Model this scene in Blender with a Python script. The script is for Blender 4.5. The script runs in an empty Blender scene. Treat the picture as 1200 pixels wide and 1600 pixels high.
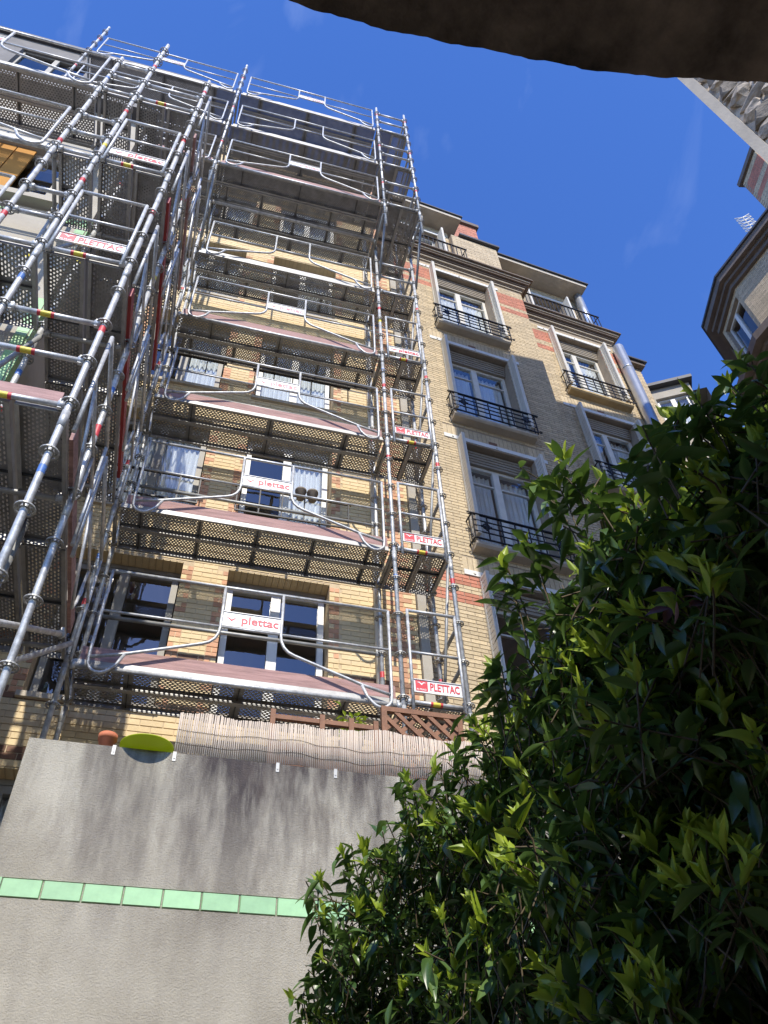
import bpy, bmesh, math, random
from mathutils import Vector, Matrix
R = math.radians
random.seed(7)
scene = bpy.context.scene
COL = scene.collection

# ------------------------------------------------------------------ camera
F_PX, PITCH, YAW, ROLL = 1273.3, 0.829136866, 0.298521543, -0.05094
cam_d = bpy.data.cameras.new('camera')
cam = bpy.data.objects.new('camera', cam_d); COL.objects.link(cam)
scene.camera = cam
cam_d.sensor_fit = 'VERTICAL'; cam_d.sensor_height = 36.0; cam_d.sensor_width = 27.0
cam_d.lens = F_PX / 1600 * 36.0
cam_d.clip_start = 0.05; cam_d.clip_end = 3000
CAMP = Vector((0, 0, 1.6))
_f = Vector((math.sin(YAW) * math.cos(PITCH), math.cos(YAW) * math.cos(PITCH), math.sin(PITCH)))
_rt = Vector((math.cos(YAW), -math.sin(YAW), 0)); _up = _rt.cross(_f)
RT = math.cos(ROLL) * _rt + math.sin(ROLL) * _up
UP = -math.sin(ROLL) * _rt + math.cos(ROLL) * _up
cam.matrix_world = Matrix((( RT.x, UP.x, -_f.x, CAMP.x), (RT.y, UP.y, -_f.y, CAMP.y), (RT.z, UP.z, -_f.z, CAMP.z), (0, 0, 0, 1)))
def ray(x, y):
    return _f + RT * ((x - 600) / F_PX) - UP * ((y - 800) / F_PX)
def at_dist(x, y, D):
    d = ray(x, y).normalized(); return CAMP + d * D

# ------------------------------------------------------------------ sky, sun, exposure
SUN_TRAVEL = Vector((0.14, 1.0, -0.90)).normalized()
sun_el = math.asin(-SUN_TRAVEL.z); sun_rot = math.atan2(-SUN_TRAVEL.x, -SUN_TRAVEL.y)
world = bpy.data.worlds.new('World'); scene.world = world; world.use_nodes = True
wn, wl = world.node_tree.nodes, world.node_tree.links
wn.clear()
sky = wn.new('ShaderNodeTexSky'); sky.sky_type = 'NISHITA'; sky.sun_disc = False
sky.sun_elevation = sun_el; sky.sun_rotation = sun_rot
sky.air_density = 1.0; sky.dust_density = 0.15; sky.ozone_density = 8.0; sky.altitude = 100
bg = wn.new('ShaderNodeBackground'); bg.inputs['Strength'].default_value = 0.15
wo = wn.new('ShaderNodeOutputWorld')
tc = wn.new('ShaderNodeTexCoord')
# faint high wisps of cloud
mp = wn.new('ShaderNodeMapping'); mp.inputs['Scale'].default_value = (3.2, 1.6, 2.2)
mp.inputs['Location'].default_value = (1.35, 0.6, 0.4)
ns = wn.new('ShaderNodeTexNoise'); ns.inputs['Scale'].default_value = 2.3; ns.inputs['Detail'].default_value = 7; ns.inputs['Distortion'].default_value = 0.7
rp = wn.new('ShaderNodeValToRGB'); rp.color_ramp.elements[0].position = 0.56; rp.color_ramp.elements[1].position = 1.0
rp.color_ramp.elements[1].color = (0.17, 0.17, 0.17, 1)
mx = wn.new('ShaderNodeMixRGB'); mx.inputs['Color2'].default_value = (6.5, 7.2, 8.2, 1)
wl.new(tc.outputs['Generated'], mp.inputs['Vector']); wl.new(mp.outputs[0], ns.inputs['Vector'])
wl.new(ns.outputs['Fac'], rp.inputs['Fac']); wl.new(rp.outputs['Color'], mx.inputs['Fac'])
hsv = wn.new('ShaderNodeHueSaturation'); hsv.inputs['Saturation'].default_value = 1.12; hsv.inputs['Hue'].default_value = 0.512
wl.new(sky.outputs['Color'], hsv.inputs['Color']); wl.new(hsv.outputs['Color'], mx.inputs['Color1']); wl.new(mx.outputs['Color'], bg.inputs['Color'])
wl.new(bg.outputs[0], wo.inputs['Surface'])
sd = bpy.data.lights.new('sun', 'SUN'); sd.energy = 2.65; sd.angle = R(0.53); sd.color = (1.0, 0.94, 0.84)
so = bpy.data.objects.new('sun', sd); COL.objects.link(so)
so.rotation_euler = SUN_TRAVEL.to_track_quat('-Z', 'Y').to_euler(); so.location = (-4, -20, 30)
scene.view_settings.view_transform = 'Standard'; scene.view_settings.look = 'None'
scene.view_settings.exposure = 1.05; scene.view_settings.gamma = 1.0
scene.view_settings.use_curve_mapping = False
scene.render.engine = 'CYCLES'
scene.cycles.transparent_max_bounces = 24
scene.cycles.max_bounces = 8

# ------------------------------------------------------------------ helpers: materials
MATS = {}
def mat(name, col, rough=0.6, metal=0.0, var=0.0, vscale=4.0, bump=0.0, bscale=60.0, spec=0.5, col2=None, island=0.0, stretch=None, coat=0.0):
    m = bpy.data.materials.new(name); m.use_nodes = True
    n, l = m.node_tree.nodes, m.node_tree.links
    p = n['Principled BSDF']
    p.inputs['Roughness'].default_value = rough; p.inputs['Metallic'].default_value = metal
    p.inputs['Specular IOR Level'].default_value = spec
    p.inputs['Coat Weight'].default_value = coat
    c = (*col, 1)
    p.inputs['Base Color'].default_value = c
    t = n.new('ShaderNodeTexCoord'); vec = t.outputs['Object']
    if stretch:
        mpp = n.new('ShaderNodeMapping'); mpp.inputs['Scale'].default_value = stretch
        l.new(vec, mpp.inputs['Vector']); vec = mpp.outputs[0]
    last = None
    if var > 0:
        nz = n.new('ShaderNodeTexNoise'); nz.inputs['Scale'].default_value = vscale; nz.inputs['Detail'].default_value = 6; nz.inputs['Roughness'].default_value = 0.65
        l.new(vec, nz.inputs['Vector'])
        r = n.new('ShaderNodeValToRGB'); r.color_ramp.elements[0].position = 0.3; r.color_ramp.elements[1].position = 0.7
        a = tuple(max(0, x * (1 - var)) for x in col); b = col2 if col2 else tuple(min(1, x * (1 + var)) for x in col)
        r.color_ramp.elements[0].color = (*a, 1); r.color_ramp.elements[1].color = (*b, 1)
        l.new(nz.outputs['Fac'], r.inputs['Fac']); last = r.outputs['Color']
    if island > 0:
        g = n.new('ShaderNodeNewGeometry'); oi = n.new('ShaderNodeObjectInfo')
        ad = n.new('ShaderNodeMath'); ad.operation = 'ADD'; l.new(g.outputs['Random Per Island'], ad.inputs[0]); l.new(oi.outputs['Random'], ad.inputs[1])
        fr = n.new('ShaderNodeMath'); fr.operation = 'FRACT'; l.new(ad.outputs[0], fr.inputs[0])
        mr = n.new('ShaderNodeMapRange'); mr.inputs['To Min'].default_value = 1 - island; mr.inputs['To Max'].default_value = 1 + island
        l.new(fr.outputs[0], mr.inputs['Value'])
        hs = n.new('ShaderNodeHueSaturation'); hs.inputs['Color'].default_value = c
        l.new(mr.outputs[0], hs.inputs['Value'])
        if last: l.new(last, hs.inputs['Color'])
        last = hs.outputs['Color']
    if last: l.new(last, p.inputs['Base Color'])
    if bump > 0:
        nb = n.new('ShaderNodeTexNoise'); nb.inputs['Scale'].default_value = bscale; nb.inputs['Detail'].default_value = 5
        l.new(t.outputs['Object'], nb.inputs['Vector'])
        bp = n.new('ShaderNodeBump'); bp.inputs['Strength'].default_value = bump; bp.inputs['Distance'].default_value = 0.01
        l.new(nb.outputs['Fac'], bp.inputs['Height']); l.new(bp.outputs[0], p.inputs['Normal'])
    MATS[name] = m
    return m

mat('galv', (0.50, 0.505, 0.50), 0.45, 0.30, 0.36, 16, 0.12, 90)
mat('galv_dull', (0.32, 0.32, 0.305), 0.5, 0.30, 0.3, 7, 0.05, 90)
mat('galv_flange', (0.34, 0.335, 0.32), 0.5, 0.30, 0.25, 6)
mat('rib_dark', (0.06, 0.06, 0.055), 0.7)
mat('tape_red', (0.55, 0.05, 0.06), 0.5, 0, 0.2, 40)
mat('tape_blue', (0.07, 0.17, 0.45), 0.5, 0, 0.2, 40)
mat('sticker_yellow', (0.72, 0.60, 0.07), 0.5, 0, 0.2, 40)
mat('plate_white', (0.72, 0.72, 0.71), 0.45, 0.1, 0.08, 6)
mat('print_red', (0.58, 0.03, 0.05), 0.5)
mat('print_pink', (0.72, 0.24, 0.26), 0.55)
mat('toe_wood', (0.36, 0.215, 0.195), 0.8, 0, 0.35, 10, 0.25, 60, stretch=(0.25, 3, 3))
mat('toe_red', (0.33, 0.035, 0.035), 0.55, 0, 0.2, 8)
mat('yellow_brick', (0.68, 0.53, 0.30), 0.75, 0, 0.07, 18, 0.25, 90, island=0.06)
mat('orange_brick', (0.56, 0.30, 0.17), 0.75, 0, 0.15, 18, 0.25, 90, island=0.22)
mat('brown_brick', (0.20, 0.10, 0.055), 0.7, 0, 0.2, 18, 0.25, 90, island=0.25)
mat('beige_brick', (0.53, 0.425, 0.27), 0.8, 0, 0.16, 22, 0.3, 90, island=0.15)
mat('red_brick', (0.50, 0.20, 0.125), 0.8, 0, 0.16, 22, 0.3, 90, island=0.16)
mat('mortar_yellow', (0.55, 0.43, 0.27), 0.9, 0, 0.15, 8, 0.3, 140)
mat('mortar_beige', (0.32, 0.26, 0.19), 0.9, 0, 0.15, 8, 0.3, 140)
mat('render_cream', (0.40, 0.365, 0.30), 0.85, 0, 0.10, 3, 0.3, 120)
mat('upper_grey', (0.16, 0.15, 0.14), 0.8, 0, 0.2, 3, 0.2, 60)
mat('stone_trim', (0.47, 0.41, 0.32), 0.8, 0, 0.14, 5, 0.2, 60)
mat('stone_brown_and_shade', (0.15, 0.115, 0.09), 0.8, 0, 0.18, 5, 0.2, 60)  # brown stone, also the painted underside shade in the beige house cornices
mat('sill_yellow', (0.46, 0.34, 0.17), 0.8, 0, 0.18, 5)
mat('paint_white', (0.72, 0.71, 0.66), 0.5, 0, 0.06, 6)
mat('paint_cream', (0.66, 0.63, 0.55), 0.5, 0, 0.08, 6)
mat('frame_grey', (0.30, 0.28, 0.24), 0.6, 0, 0.1, 6)
mat('shutter_slat', (0.30, 0.26, 0.20), 0.7, 0, 0.1, 6)
mat('iron_black', (0.018, 0.018, 0.02), 0.5, 0.3)
mat('interior', (0.20, 0.19, 0.17), 0.9)
mat('curtain', (0.82, 0.82, 0.80), 0.9, 0, 0.18, 3.0, stretch=(14, 14, 0.4))
mat('curtain_orange', (0.50, 0.24, 0.05), 0.9, 0, 0.12, 3.0)
mat('zinc', (0.50, 0.52, 0.54), 0.35, 0.75, 0.1, 5)
mat('roof_dark', (0.07, 0.07, 0.075), 0.6, 0.2, 0.2, 4)
mat('dark_panel', (0.20, 0.20, 0.20), 0.7, 0.1, 0.15, 5)
mat('mint_tile', (0.35, 0.58, 0.285), 0.25, 0, 0.12, 9, 0.03, 20, island=0.13, coat=0.3)
mat('terracotta', (0.50, 0.16, 0.075), 0.8, 0, 0.12, 20)
mat('cane', (0.50, 0.42, 0.335), 0.75, 0, 0.10, 6, island=0.12)
mat('wire', (0.10, 0.09, 0.08), 0.6, 0.5)
mat('trellis_wood', (0.22, 0.10, 0.05), 0.7, 0, 0.25, 12, 0.2, 60)
mat('bark', (0.085, 0.06, 0.04), 0.9, 0, 0.3, 30, 0.4, 60)
mat('twig', (0.10, 0.075, 0.04), 0.8, 0, 0.3, 30)
mat('rubble_dark', (0.33, 0.28, 0.22), 0.9, 0, 0.5, 3, 0.9, 8, island=0.4)
mat('rubble_mortar', (0.50, 0.42, 0.32), 0.9, 0, 0.3, 8, 1.0, 30)
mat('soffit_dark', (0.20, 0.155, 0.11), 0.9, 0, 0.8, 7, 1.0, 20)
mat('ground_mat', (0.22, 0.20, 0.18), 0.9, 0, 0.25, 3, 0.3, 40)
mat('slab', (0.33, 0.31, 0.28), 0.9, 0, 0.15, 4, 0.2, 50)
mat('lamp_taupe', (0.20, 0.16, 0.12), 0.6)
mat('dead_leaf', (0.11, 0.045, 0.045), 0.7, 0, 0.3, 30)

def lime_mat():
    m = mat('lime_plastic', (0.50, 0.58, 0.03), 0.4); n, l = m.node_tree.nodes, m.node_tree.links
    tb = n.new('ShaderNodeBsdfTranslucent'); tb.inputs['Color'].default_value = (0.62, 0.72, 0.05, 1); mx = n.new('ShaderNodeMixShader'); mx.inputs['Fac'].default_value = 0.4
    l.new(n['Principled BSDF'].outputs[0], mx.inputs[1]); l.new(tb.outputs[0], mx.inputs[2]); l.new(mx.outputs[0], n['Material Output'].inputs['Surface'])
lime_mat()
def glass_mat():
    m = bpy.data.materials.new('window_glass'); m.use_nodes = True
    n, l = m.node_tree.nodes, m.node_tree.links; n.clear()
    o = n.new('ShaderNodeOutputMaterial'); tr = n.new('ShaderNodeBsdfTransparent'); gl = n.new('ShaderNodeBsdfGlossy')
    tr.inputs['Color'].default_value = (0.90, 0.92, 0.93, 1); gl.inputs['Roughness'].default_value = 0.02
    fr = n.new('ShaderNodeFresnel'); fr.inputs['IOR'].default_value = 1.9
    mu = n.new('ShaderNodeMath'); mu.operation = 'MULTIPLY_ADD'; mu.inputs[1].default_value = 1.0; mu.inputs[2].default_value = 0.06
    nz = n.new('ShaderNodeTexNoise'); nz.inputs['Scale'].default_value = 2.5
    bp = n.new('ShaderNodeBump'); bp.inputs['Strength'].default_value = 0.12; bp.inputs['Distance'].default_value = 0.02
    l.new(nz.outputs['Fac'], bp.inputs['Height']); l.new(bp.outputs[0], gl.inputs['Normal'])
    mx = n.new('ShaderNodeMixShader')
    ge = n.new('ShaderNodeNewGeometry'); iv = n.new('ShaderNodeMath'); iv.operation = 'SUBTRACT'; iv.inputs[0].default_value = 1.0; l.new(ge.outputs['Backfacing'], iv.inputs[1])
    m3 = n.new('ShaderNodeMath'); m3.operation = 'MULTIPLY'; l.new(mu.outputs[0], m3.inputs[0]); l.new(iv.outputs[0], m3.inputs[1])
    l.new(fr.outputs[0], mu.inputs[0]); l.new(m3.outputs[0], mx.inputs['Fac'])
    l.new(tr.outputs[0], mx.inputs[1]); l.new(gl.outputs[0], mx.inputs[2]); l.new(mx.outputs[0], o.inputs['Surface'])
    MATS['glass'] = m
glass_mat()

def perforated(name, px, py, rx, ry, col, half_w, seg):
    """sheet steel with punched staggered holes, laid out in the plank's own coordinates"""
    m = mat(name, col, 0.5, 0.4, 0.3, 6)
    n, l = m.node_tree.nodes, m.node_tree.links
    out = n['Material Output']; p = n['Principled BSDF']
    t = n.new('ShaderNodeTexCoord'); sp = n.new('ShaderNodeSeparateXYZ'); l.new(t.outputs['Object'], sp.inputs[0])
    def M(op, a, b=None, c=None):
        k = n.new('ShaderNodeMath'); k.operation = op
        for i, v in enumerate((a, b, c)):
            if v is None: continue
            if isinstance(v, (int, float)): k.inputs[i].default_value = v
            else: l.new(v, k.inputs[i])
        return k.outputs[0]
    u = M('DIVIDE', sp.outputs['X'], px); v = M('DIVIDE', sp.outputs['Y'], py)
    row = M('FLOOR', v); odd = M('FLOORED_MODULO', row, 2.0)
    u2 = M('MULTIPLY_ADD', odd, 0.5, u)
    fu = M('MULTIPLY', M('SUBTRACT', M('FRACT', u2), 0.5), px / rx)
    fv = M('MULTIPLY', M('SUBTRACT', M('FRACT', v), 0.5), py / ry)
    d = M('ADD', M('POWER', M('ABSOLUTE', fu), 2.0), M('POWER', M('ABSOLUTE', fv), 2.0))
    hole = M('LESS_THAN', d, 1.0)
    edge = M('LESS_THAN', M('ABSOLUTE', sp.outputs['Y']), half_w)
    sx = M('ABSOLUTE', M('SUBTRACT', M('FRACT', M('DIVIDE', sp.outputs['X'], seg)), 0.5))
    rib = M('LESS_THAN', sx, 0.455)
    fac = M('MULTIPLY', M('MULTIPLY', hole, edge), rib)
    tr = n.new('ShaderNodeBsdfTransparent'); mx = n.new('ShaderNodeMixShader')
    l.new(fac, mx.inputs['Fac']); l.new(p.outputs[0], mx.inputs[1]); l.new(tr.outputs[0], mx.inputs[2])
    l.new(mx.outputs[0], out.inputs['Surface'])
perforated('perf_round', 0.036, 0.026, 0.0090, 0.0078, (0.27, 0.27, 0.265), 0.135, 0.62)
perforated('perf_slot', 0.044, 0.027, 0.0140, 0.0068, (0.27, 0.27, 0.265), 0.14, 0.98)
perforated('perf_fine', 0.030, 0.024, 0.0048, 0.0048, (0.21, 0.21, 0.215), 0.135, 1.02)

def leaf_mat(name, col, col2, rough, trans, tcol):
    m = bpy.data.materials.new(name); m.use_nodes = True
    n, l = m.node_tree.nodes, m.node_tree.links
    p = n['Principled BSDF']; out = n['Material Output']
    g = n.new('ShaderNodeNewGeometry'); oi = n.new('ShaderNodeObjectInfo')
    ad = n.new('ShaderNodeMath'); ad.operation = 'ADD'; l.new(g.outputs['Random Per Island'], ad.inputs[0]); l.new(oi.outputs['Random'], ad.inputs[1])
    fr = n.new('ShaderNodeMath'); fr.operation = 'FRACT'; l.new(ad.outputs[0], fr.inputs[0])
    r = n.new('ShaderNodeValToRGB'); r.color_ramp.elements[0].color = (*col, 1); r.color_ramp.elements[1].color = (*col2, 1)
    l.new(fr.outputs[0], r.inputs['Fac']); l.new(r.outputs['Color'], p.inputs['Base Color'])
    p.inputs['Roughness'].default_value = rough
    tb = n.new('ShaderNodeBsdfTranslucent'); tb.inputs['Color'].default_value = (*tcol, 1)
    mx = n.new('ShaderNodeMixShader'); mx.inputs['Fac'].default_value = trans
    l.new(p.outputs[0], mx.inputs[1]); l.new(tb.outputs[0], mx.inputs[2]); l.new(mx.outputs[0], out.inputs['Surface'])
    MATS[name] = m
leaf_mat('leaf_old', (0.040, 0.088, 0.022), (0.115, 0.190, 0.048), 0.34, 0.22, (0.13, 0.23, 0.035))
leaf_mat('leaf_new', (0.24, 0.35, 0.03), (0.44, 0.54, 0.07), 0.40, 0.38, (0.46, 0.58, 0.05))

def wall_stain_mat():
    m = bpy.data.materials.new('stained_render'); m.use_nodes = True
    n, l = m.node_tree.nodes, m.node_tree.links; p = n['Principled BSDF']
    p.inputs['Roughness'].default_value = 0.9; p.inputs['Specular IOR Level'].default_value = 0.2
    t = n.new('ShaderNodeTexCoord')
    def noise(scale, sx, sz, det=6, loc=(0, 0, 0)):
        a = n.new('ShaderNodeMapping'); a.inputs['Scale'].default_value = (sx, sx, sz); a.inputs['Location'].default_value = loc
        b = n.new('ShaderNodeTexNoise'); b.inputs['Scale'].default_value = scale; b.inputs['Detail'].default_value = det; b.inputs['Roughness'].default_value = 0.62
        l.new(t.outputs['Object'], a.inputs[0]); l.new(a.outputs[0], b.inputs['Vector']); return b.outputs['Fac']
    def ramp(fac, a, b, ca, cb):
        r = n.new('ShaderNodeValToRGB'); r.color_ramp.elements[0].position = a; r.color_ramp.elements[1].position = b
        r.color_ramp.elements[0].color = (*ca, 1); r.color_ramp.elements[1].color = (*cb, 1); l.new(fac, r.inputs['Fac']); return r.outputs['Color']
    base = ramp(noise(2.2, 1, 1), 0.3, 0.7, (0.375, 0.345, 0.275), (0.52, 0.485, 0.395))
    streak = ramp(noise(2.2, 1.5, 0.30, 9, (2.1, 0, 0)), 0.42, 0.60, (0, 0, 0), (1, 1, 1))
    fine = ramp(noise(9, 1.8, 0.42, 10, (7, 3, 1)), 0.47, 0.66, (0, 0, 0), (1, 1, 1))
    sp = n.new('ShaderNodeSeparateXYZ'); l.new(t.outputs['Object'], sp.inputs[0])
    # rain-washed soot: strong under the coping, dying out down the wall
    mr = n.new('ShaderNodeMapRange'); mr.inputs['From Min'].default_value = 3.15; mr.inputs['From Max'].default_value = 4.2
    l.new(sp.outputs['Z'], mr.inputs['Value'])
    xr = n.new('ShaderNodeMapRange'); xr.inputs['From Min'].default_value = -0.8; xr.inputs['From Max'].default_value = 0.45; xr.inputs['To Min'].default_value = 0.35
    l.new(sp.outputs['X'], xr.inputs['Value'])
    ml = n.new('ShaderNodeMath'); ml.operation = 'MULTIPLY'; l.new(mr.outputs[0], ml.inputs[0]); l.new(xr.outputs[0], ml.inputs[1])
    adn = n.new('ShaderNodeMath'); adn.operation = 'MULTIPLY_ADD'; adn.inputs[1].default_value = 1.0; adn.inputs[2].default_value = 0.16; l.new(ml.outputs[0], adn.inputs[0])
    f1 = n.new('ShaderNodeMath'); f1.operation = 'MULTIPLY'; l.new(streak, f1.inputs[0]); l.new(adn.outputs[0], f1.inputs[1])
    m1 = n.new('ShaderNodeMixRGB'); m1.inputs['Color2'].default_value = (0.075, 0.064, 0.062, 1); l.new(f1.outputs[0], m1.inputs['Fac']); l.new(base, m1.inputs['Color1'])
    f2 = n.new('ShaderNodeMath'); f2.operation = 'MULTIPLY'; l.new(fine, f2.inputs[0]); l.new(adn.outputs[0], f2.inputs[1])
    f3 = n.new('ShaderNodeMath'); f3.operation = 'MULTIPLY'; f3.inputs[1].default_value = 0.55; l.new(f2.outputs[0], f3.inputs[0])
    m2 = n.new('ShaderNodeMixRGB'); m2.inputs['Color2'].default_value = (0.12, 0.10, 0.088, 1); l.new(f3.outputs[0], m2.inputs['Fac']); l.new(m1.outputs[0], m2.inputs['Color1'])
    l.new(m2.outputs[0], p.inputs['Base Color'])
    a = n.new('ShaderNodeMapping'); a.inputs['Scale'].default_value = (1, 1, 1); l.new(t.outputs['Object'], a.inputs[0])
    b = n.new('ShaderNodeTexNoise'); b.inputs['Scale'].default_value = 120; b.inputs['Detail'].default_value = 5; b.inputs['Roughness'].default_value = 0.7; l.new(a.outputs[0], b.inputs['Vector'])
    bp = n.new('ShaderNodeBump'); bp.inputs['Strength'].default_value = 0.9; bp.inputs['Distance'].default_value = 0.01
    l.new(b.outputs['Fac'], bp.inputs['Height']); l.new(bp.outputs[0], p.inputs['Normal'])
    MATS['stained_render'] = m
wall_stain_mat()

# ------------------------------------------------------------------ helpers: meshes and objects
class MB:
    def __init__(s): s.v = []; s.f = []; s.mi = []; s.sm = []
    def quad(s, a, b, c, d, mi=0):
        k = len(s.v); s.v += [tuple(a), tuple(b), tuple(c), tuple(d)]; s.f.append((k, k+1, k+2, k+3)); s.mi.append(mi); s.sm.append(False)
    def poly(s, pts, mi=0):
        k = len(s.v); s.v += [tuple(p) for p in pts]; s.f.append(tuple(range(k, k+len(pts)))); s.mi.append(mi); s.sm.append(False)
    def box(s, x0, x1, y0, y1, z0, z1, mi=0, skip=''):
        k = len(s.v)
        s.v += [(x0,y0,z0),(x1,y0,z0),(x1,y1,z0),(x0,y1,z0),(x0,y0,z1),(x1,y0,z1),(x1,y1,z1),(x0,y1,z1)]
        fs = {'b':(3,2,1,0),'t':(4,5,6,7),'f':(0,1,5,4),'k':(2,3,7,6),'l':(3,0,4,7),'r':(1,2,6,5)}
        for key, q in fs.items():
            if key in skip: continue
            s.f.append(tuple(k+i for i in q)); s.mi.append(mi); s.sm.append(False)
    def prism(s, prof, x0, x1, mi=0):
        """profile list of (y,z) swept along x"""
        n = len(prof); k = len(s.v)
        s.v += [(x0, y, z) for y, z in prof] + [(x1, y, z) for y, z in prof]
        for i in range(n):
            j = (i+1) % n; s.f.append((k+i, k+j, k+n+j, k+n+i)); s.mi.append(mi); s.sm.append(False)
        s.f.append(tuple(k+i for i in range(n))[::-1]); s.mi.append(mi); s.sm.append(False)
        s.f.append(tuple(k+n+i for i in range(n))); s.mi.append(mi); s.sm.append(False)
    def tube(s, pts, r, n=8, mi=0, cap=True, r2=None):
        pts = [Vector(p) for p in pts]; k0 = len(s.v); m = len(pts)
        ref = None
        for i, p in enumerate(pts):
            t = (pts[min(i+1, m-1)] - pts[max(i-1, 0)]).normalized()
            if ref is None:
                ref = Vector((0, 0, 1)) if abs(t.z) < 0.9 else Vector((1, 0, 0))
            a = (ref - t * ref.dot(t)).normalized(); b = t.cross(a); ref = a
            rr = r if r2 is None else r + (r2 - r) * i / (m - 1)
            for j in range(n):
                an = 2 * math.pi * j / n
                s.v.append(tuple(p + a * (rr * math.cos(an)) + b * (rr * math.sin(an))))
        for i in range(m-1):
            for j in range(n):
                j2 = (j+1) % n
                s.f.append((k0+i*n+j, k0+i*n+j2, k0+(i+1)*n+j2, k0+(i+1)*n+j)); s.mi.append(mi); s.sm.append(True)
        if cap:
            s.f.append(tuple(k0+j for j in range(n))[::-1]); s.mi.append(mi); s.sm.append(False)
            s.f.append(tuple(k0+(m-1)*n+j for j in range(n))); s.mi.append(mi); s.sm.append(False)
    def lathe(s, prof, c, n=24, mi=0):
        k0 = len(s.v)
        for r, z in prof:
            for j in range(n):
                a = 2*math.pi*j/n; s.v.append((c[0]+r*math.cos(a), c[1]+r*math.sin(a), c[2]+z))
        for i in range(len(prof)-1):
            for j in range(n):
                j2 = (j+1) % n
                s.f.append((k0+i*n+j, k0+i*n+j2, k0+(i+1)*n+j2, k0+(i+1)*n+j)); s.mi.append(mi); s.sm.append(True)
    def mesh(s, name, mats):
        me = bpy.data.meshes.new(name); me.from_pydata(s.v, [], s.f)
        for mm in mats: me.materials.append(MATS[mm])
        me.polygons.foreach_set('material_index', s.mi); me.polygons.foreach_set('use_smooth', s.sm)
        me.update(); return me
def link(name, me, parent=None, loc=None, rot=None):
    o = bpy.data.objects.new(name, me); COL.objects.link(o)
    if parent is not None: o.parent = parent
    if loc is not None: o.location = loc
    if rot is not None: o.rotation_euler = rot
    return o
def build(mb, name, mats, parent=None, loc=None, rot=None):
    if isinstance(mats, str): mats = [mats]
    return link(name, mb.mesh(name, mats), parent, loc, rot)
def tag(o, label=None, cat=None, group=None, kind=None):
    if label: o['label'] = label
    if cat: o['category'] = cat
    if group: o['group'] = group
    if kind: o['kind'] = kind
    return o
def thing(name, label, cat, loc=(0, 0, 0), rotz=0, group=None):
    o = link(name, None, None, loc, (0, 0, rotz)); o.empty_display_size = 0.2
    return tag(o, label, cat, group)
def boxobj(name, x0, x1, y0, y1, z0, z1, m, parent=None, skip=''):
    b = MB(); b.box(x0, x1, y0, y1, z0, z1, 0, skip); return build(b, name, m, parent)

# ------------------------------------------------------------------ ground
g = MB(); g.quad((-900, -900, 0), (900, -900, 0), (900, 900, 0), (-900, 900, 0))
tag(build(g, 'courtyard_ground', 'ground_mat'), kind='structure')

# ------------------------------------------------------------------ brick walls (real bricks, real joints)
BRICK_CACHE = {}
def brick_mesh(L, H, d, m):
    key = (round(L, 4), H, d, m)
    if key not in BRICK_CACHE:
        b = MB(); b.box(0, L, -d, 0.004, 0, H, 0, 'k'); BRICK_CACHE[key] = b.mesh('brick', [m])
    return BRICK_CACHE[key]
def brickwork(parent, u0, u1, z0, z1, holes, matf, mats, L=0.22, H=0.058, j=0.010, d=0.007, y=0.0, single=None, limit=300, name='brickwork', count=None):
    """wall plane at local y, facing -y; holes (u0,u1,z0,z1); matf(u,z)->index into mats"""
    mb = MB(); pitch = H + j; nrow = int((z1 - z0) / pitch); made = 0
    for r in range(nrow):
        zb = z0 + r * pitch; zt = zb + H
        free = [(u0, u1)]
        for (a, b, c, e) in holes:
            if e <= zb + 0.02 or c >= zt - 0.02: continue
            nf = []
            for (p, q) in free:
                if b <= p or a >= q: nf.append((p, q)); continue
                if a > p: nf.append((p, a))
                if b < q: nf.append((b, q))
            free = nf
        off = (L + j) / 2 if r % 2 else 0
        for (p, q) in free:
            k = math.floor((p - u0 - off) / (L + j))
            while True:
                s = u0 + off + k * (L + j); e = s + L; k += 1
                if s >= q: break
                s2, e2 = max(s, p), min(e, q)
                if e2 - s2 < 0.03: continue
                mi = matf((s2+e2)/2, zb + H/2)
                if single and made < limit and e2 - s2 > L - 0.001 and single[0] <= s2 and e2 <= single[1] and single[2] <= zb <= single[3]:
                    link('brick', brick_mesh(L, H, d, mats[mi]), parent, (s2, y, zb)); made += 1
                    continue
                dd = d + random.uniform(-0.0015, 0.0015)
                mb.box(s2, e2, y - dd, y + 0.004, zb, zt, mi, 'k')
    o = build(mb, name, mats, parent); o['kind'] = 'stuff'
    return o
def soldiers(parent, u0, u1, zb, h, y, mats, name='soldier_course', w=0.066, j=0.009, d=0.007):
    mb = MB(); n = int((u1 - u0) / (w + j)); st = (u1 - u0) / n
    for i in range(n):
        mb.box(u0 + i*st, u0 + (i+1)*st - j, y - d, y + 0.004, zb, zb + h, 0, 'k')
    o = build(mb, name, mats, parent); o['kind'] = 'stuff'; return o
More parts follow.
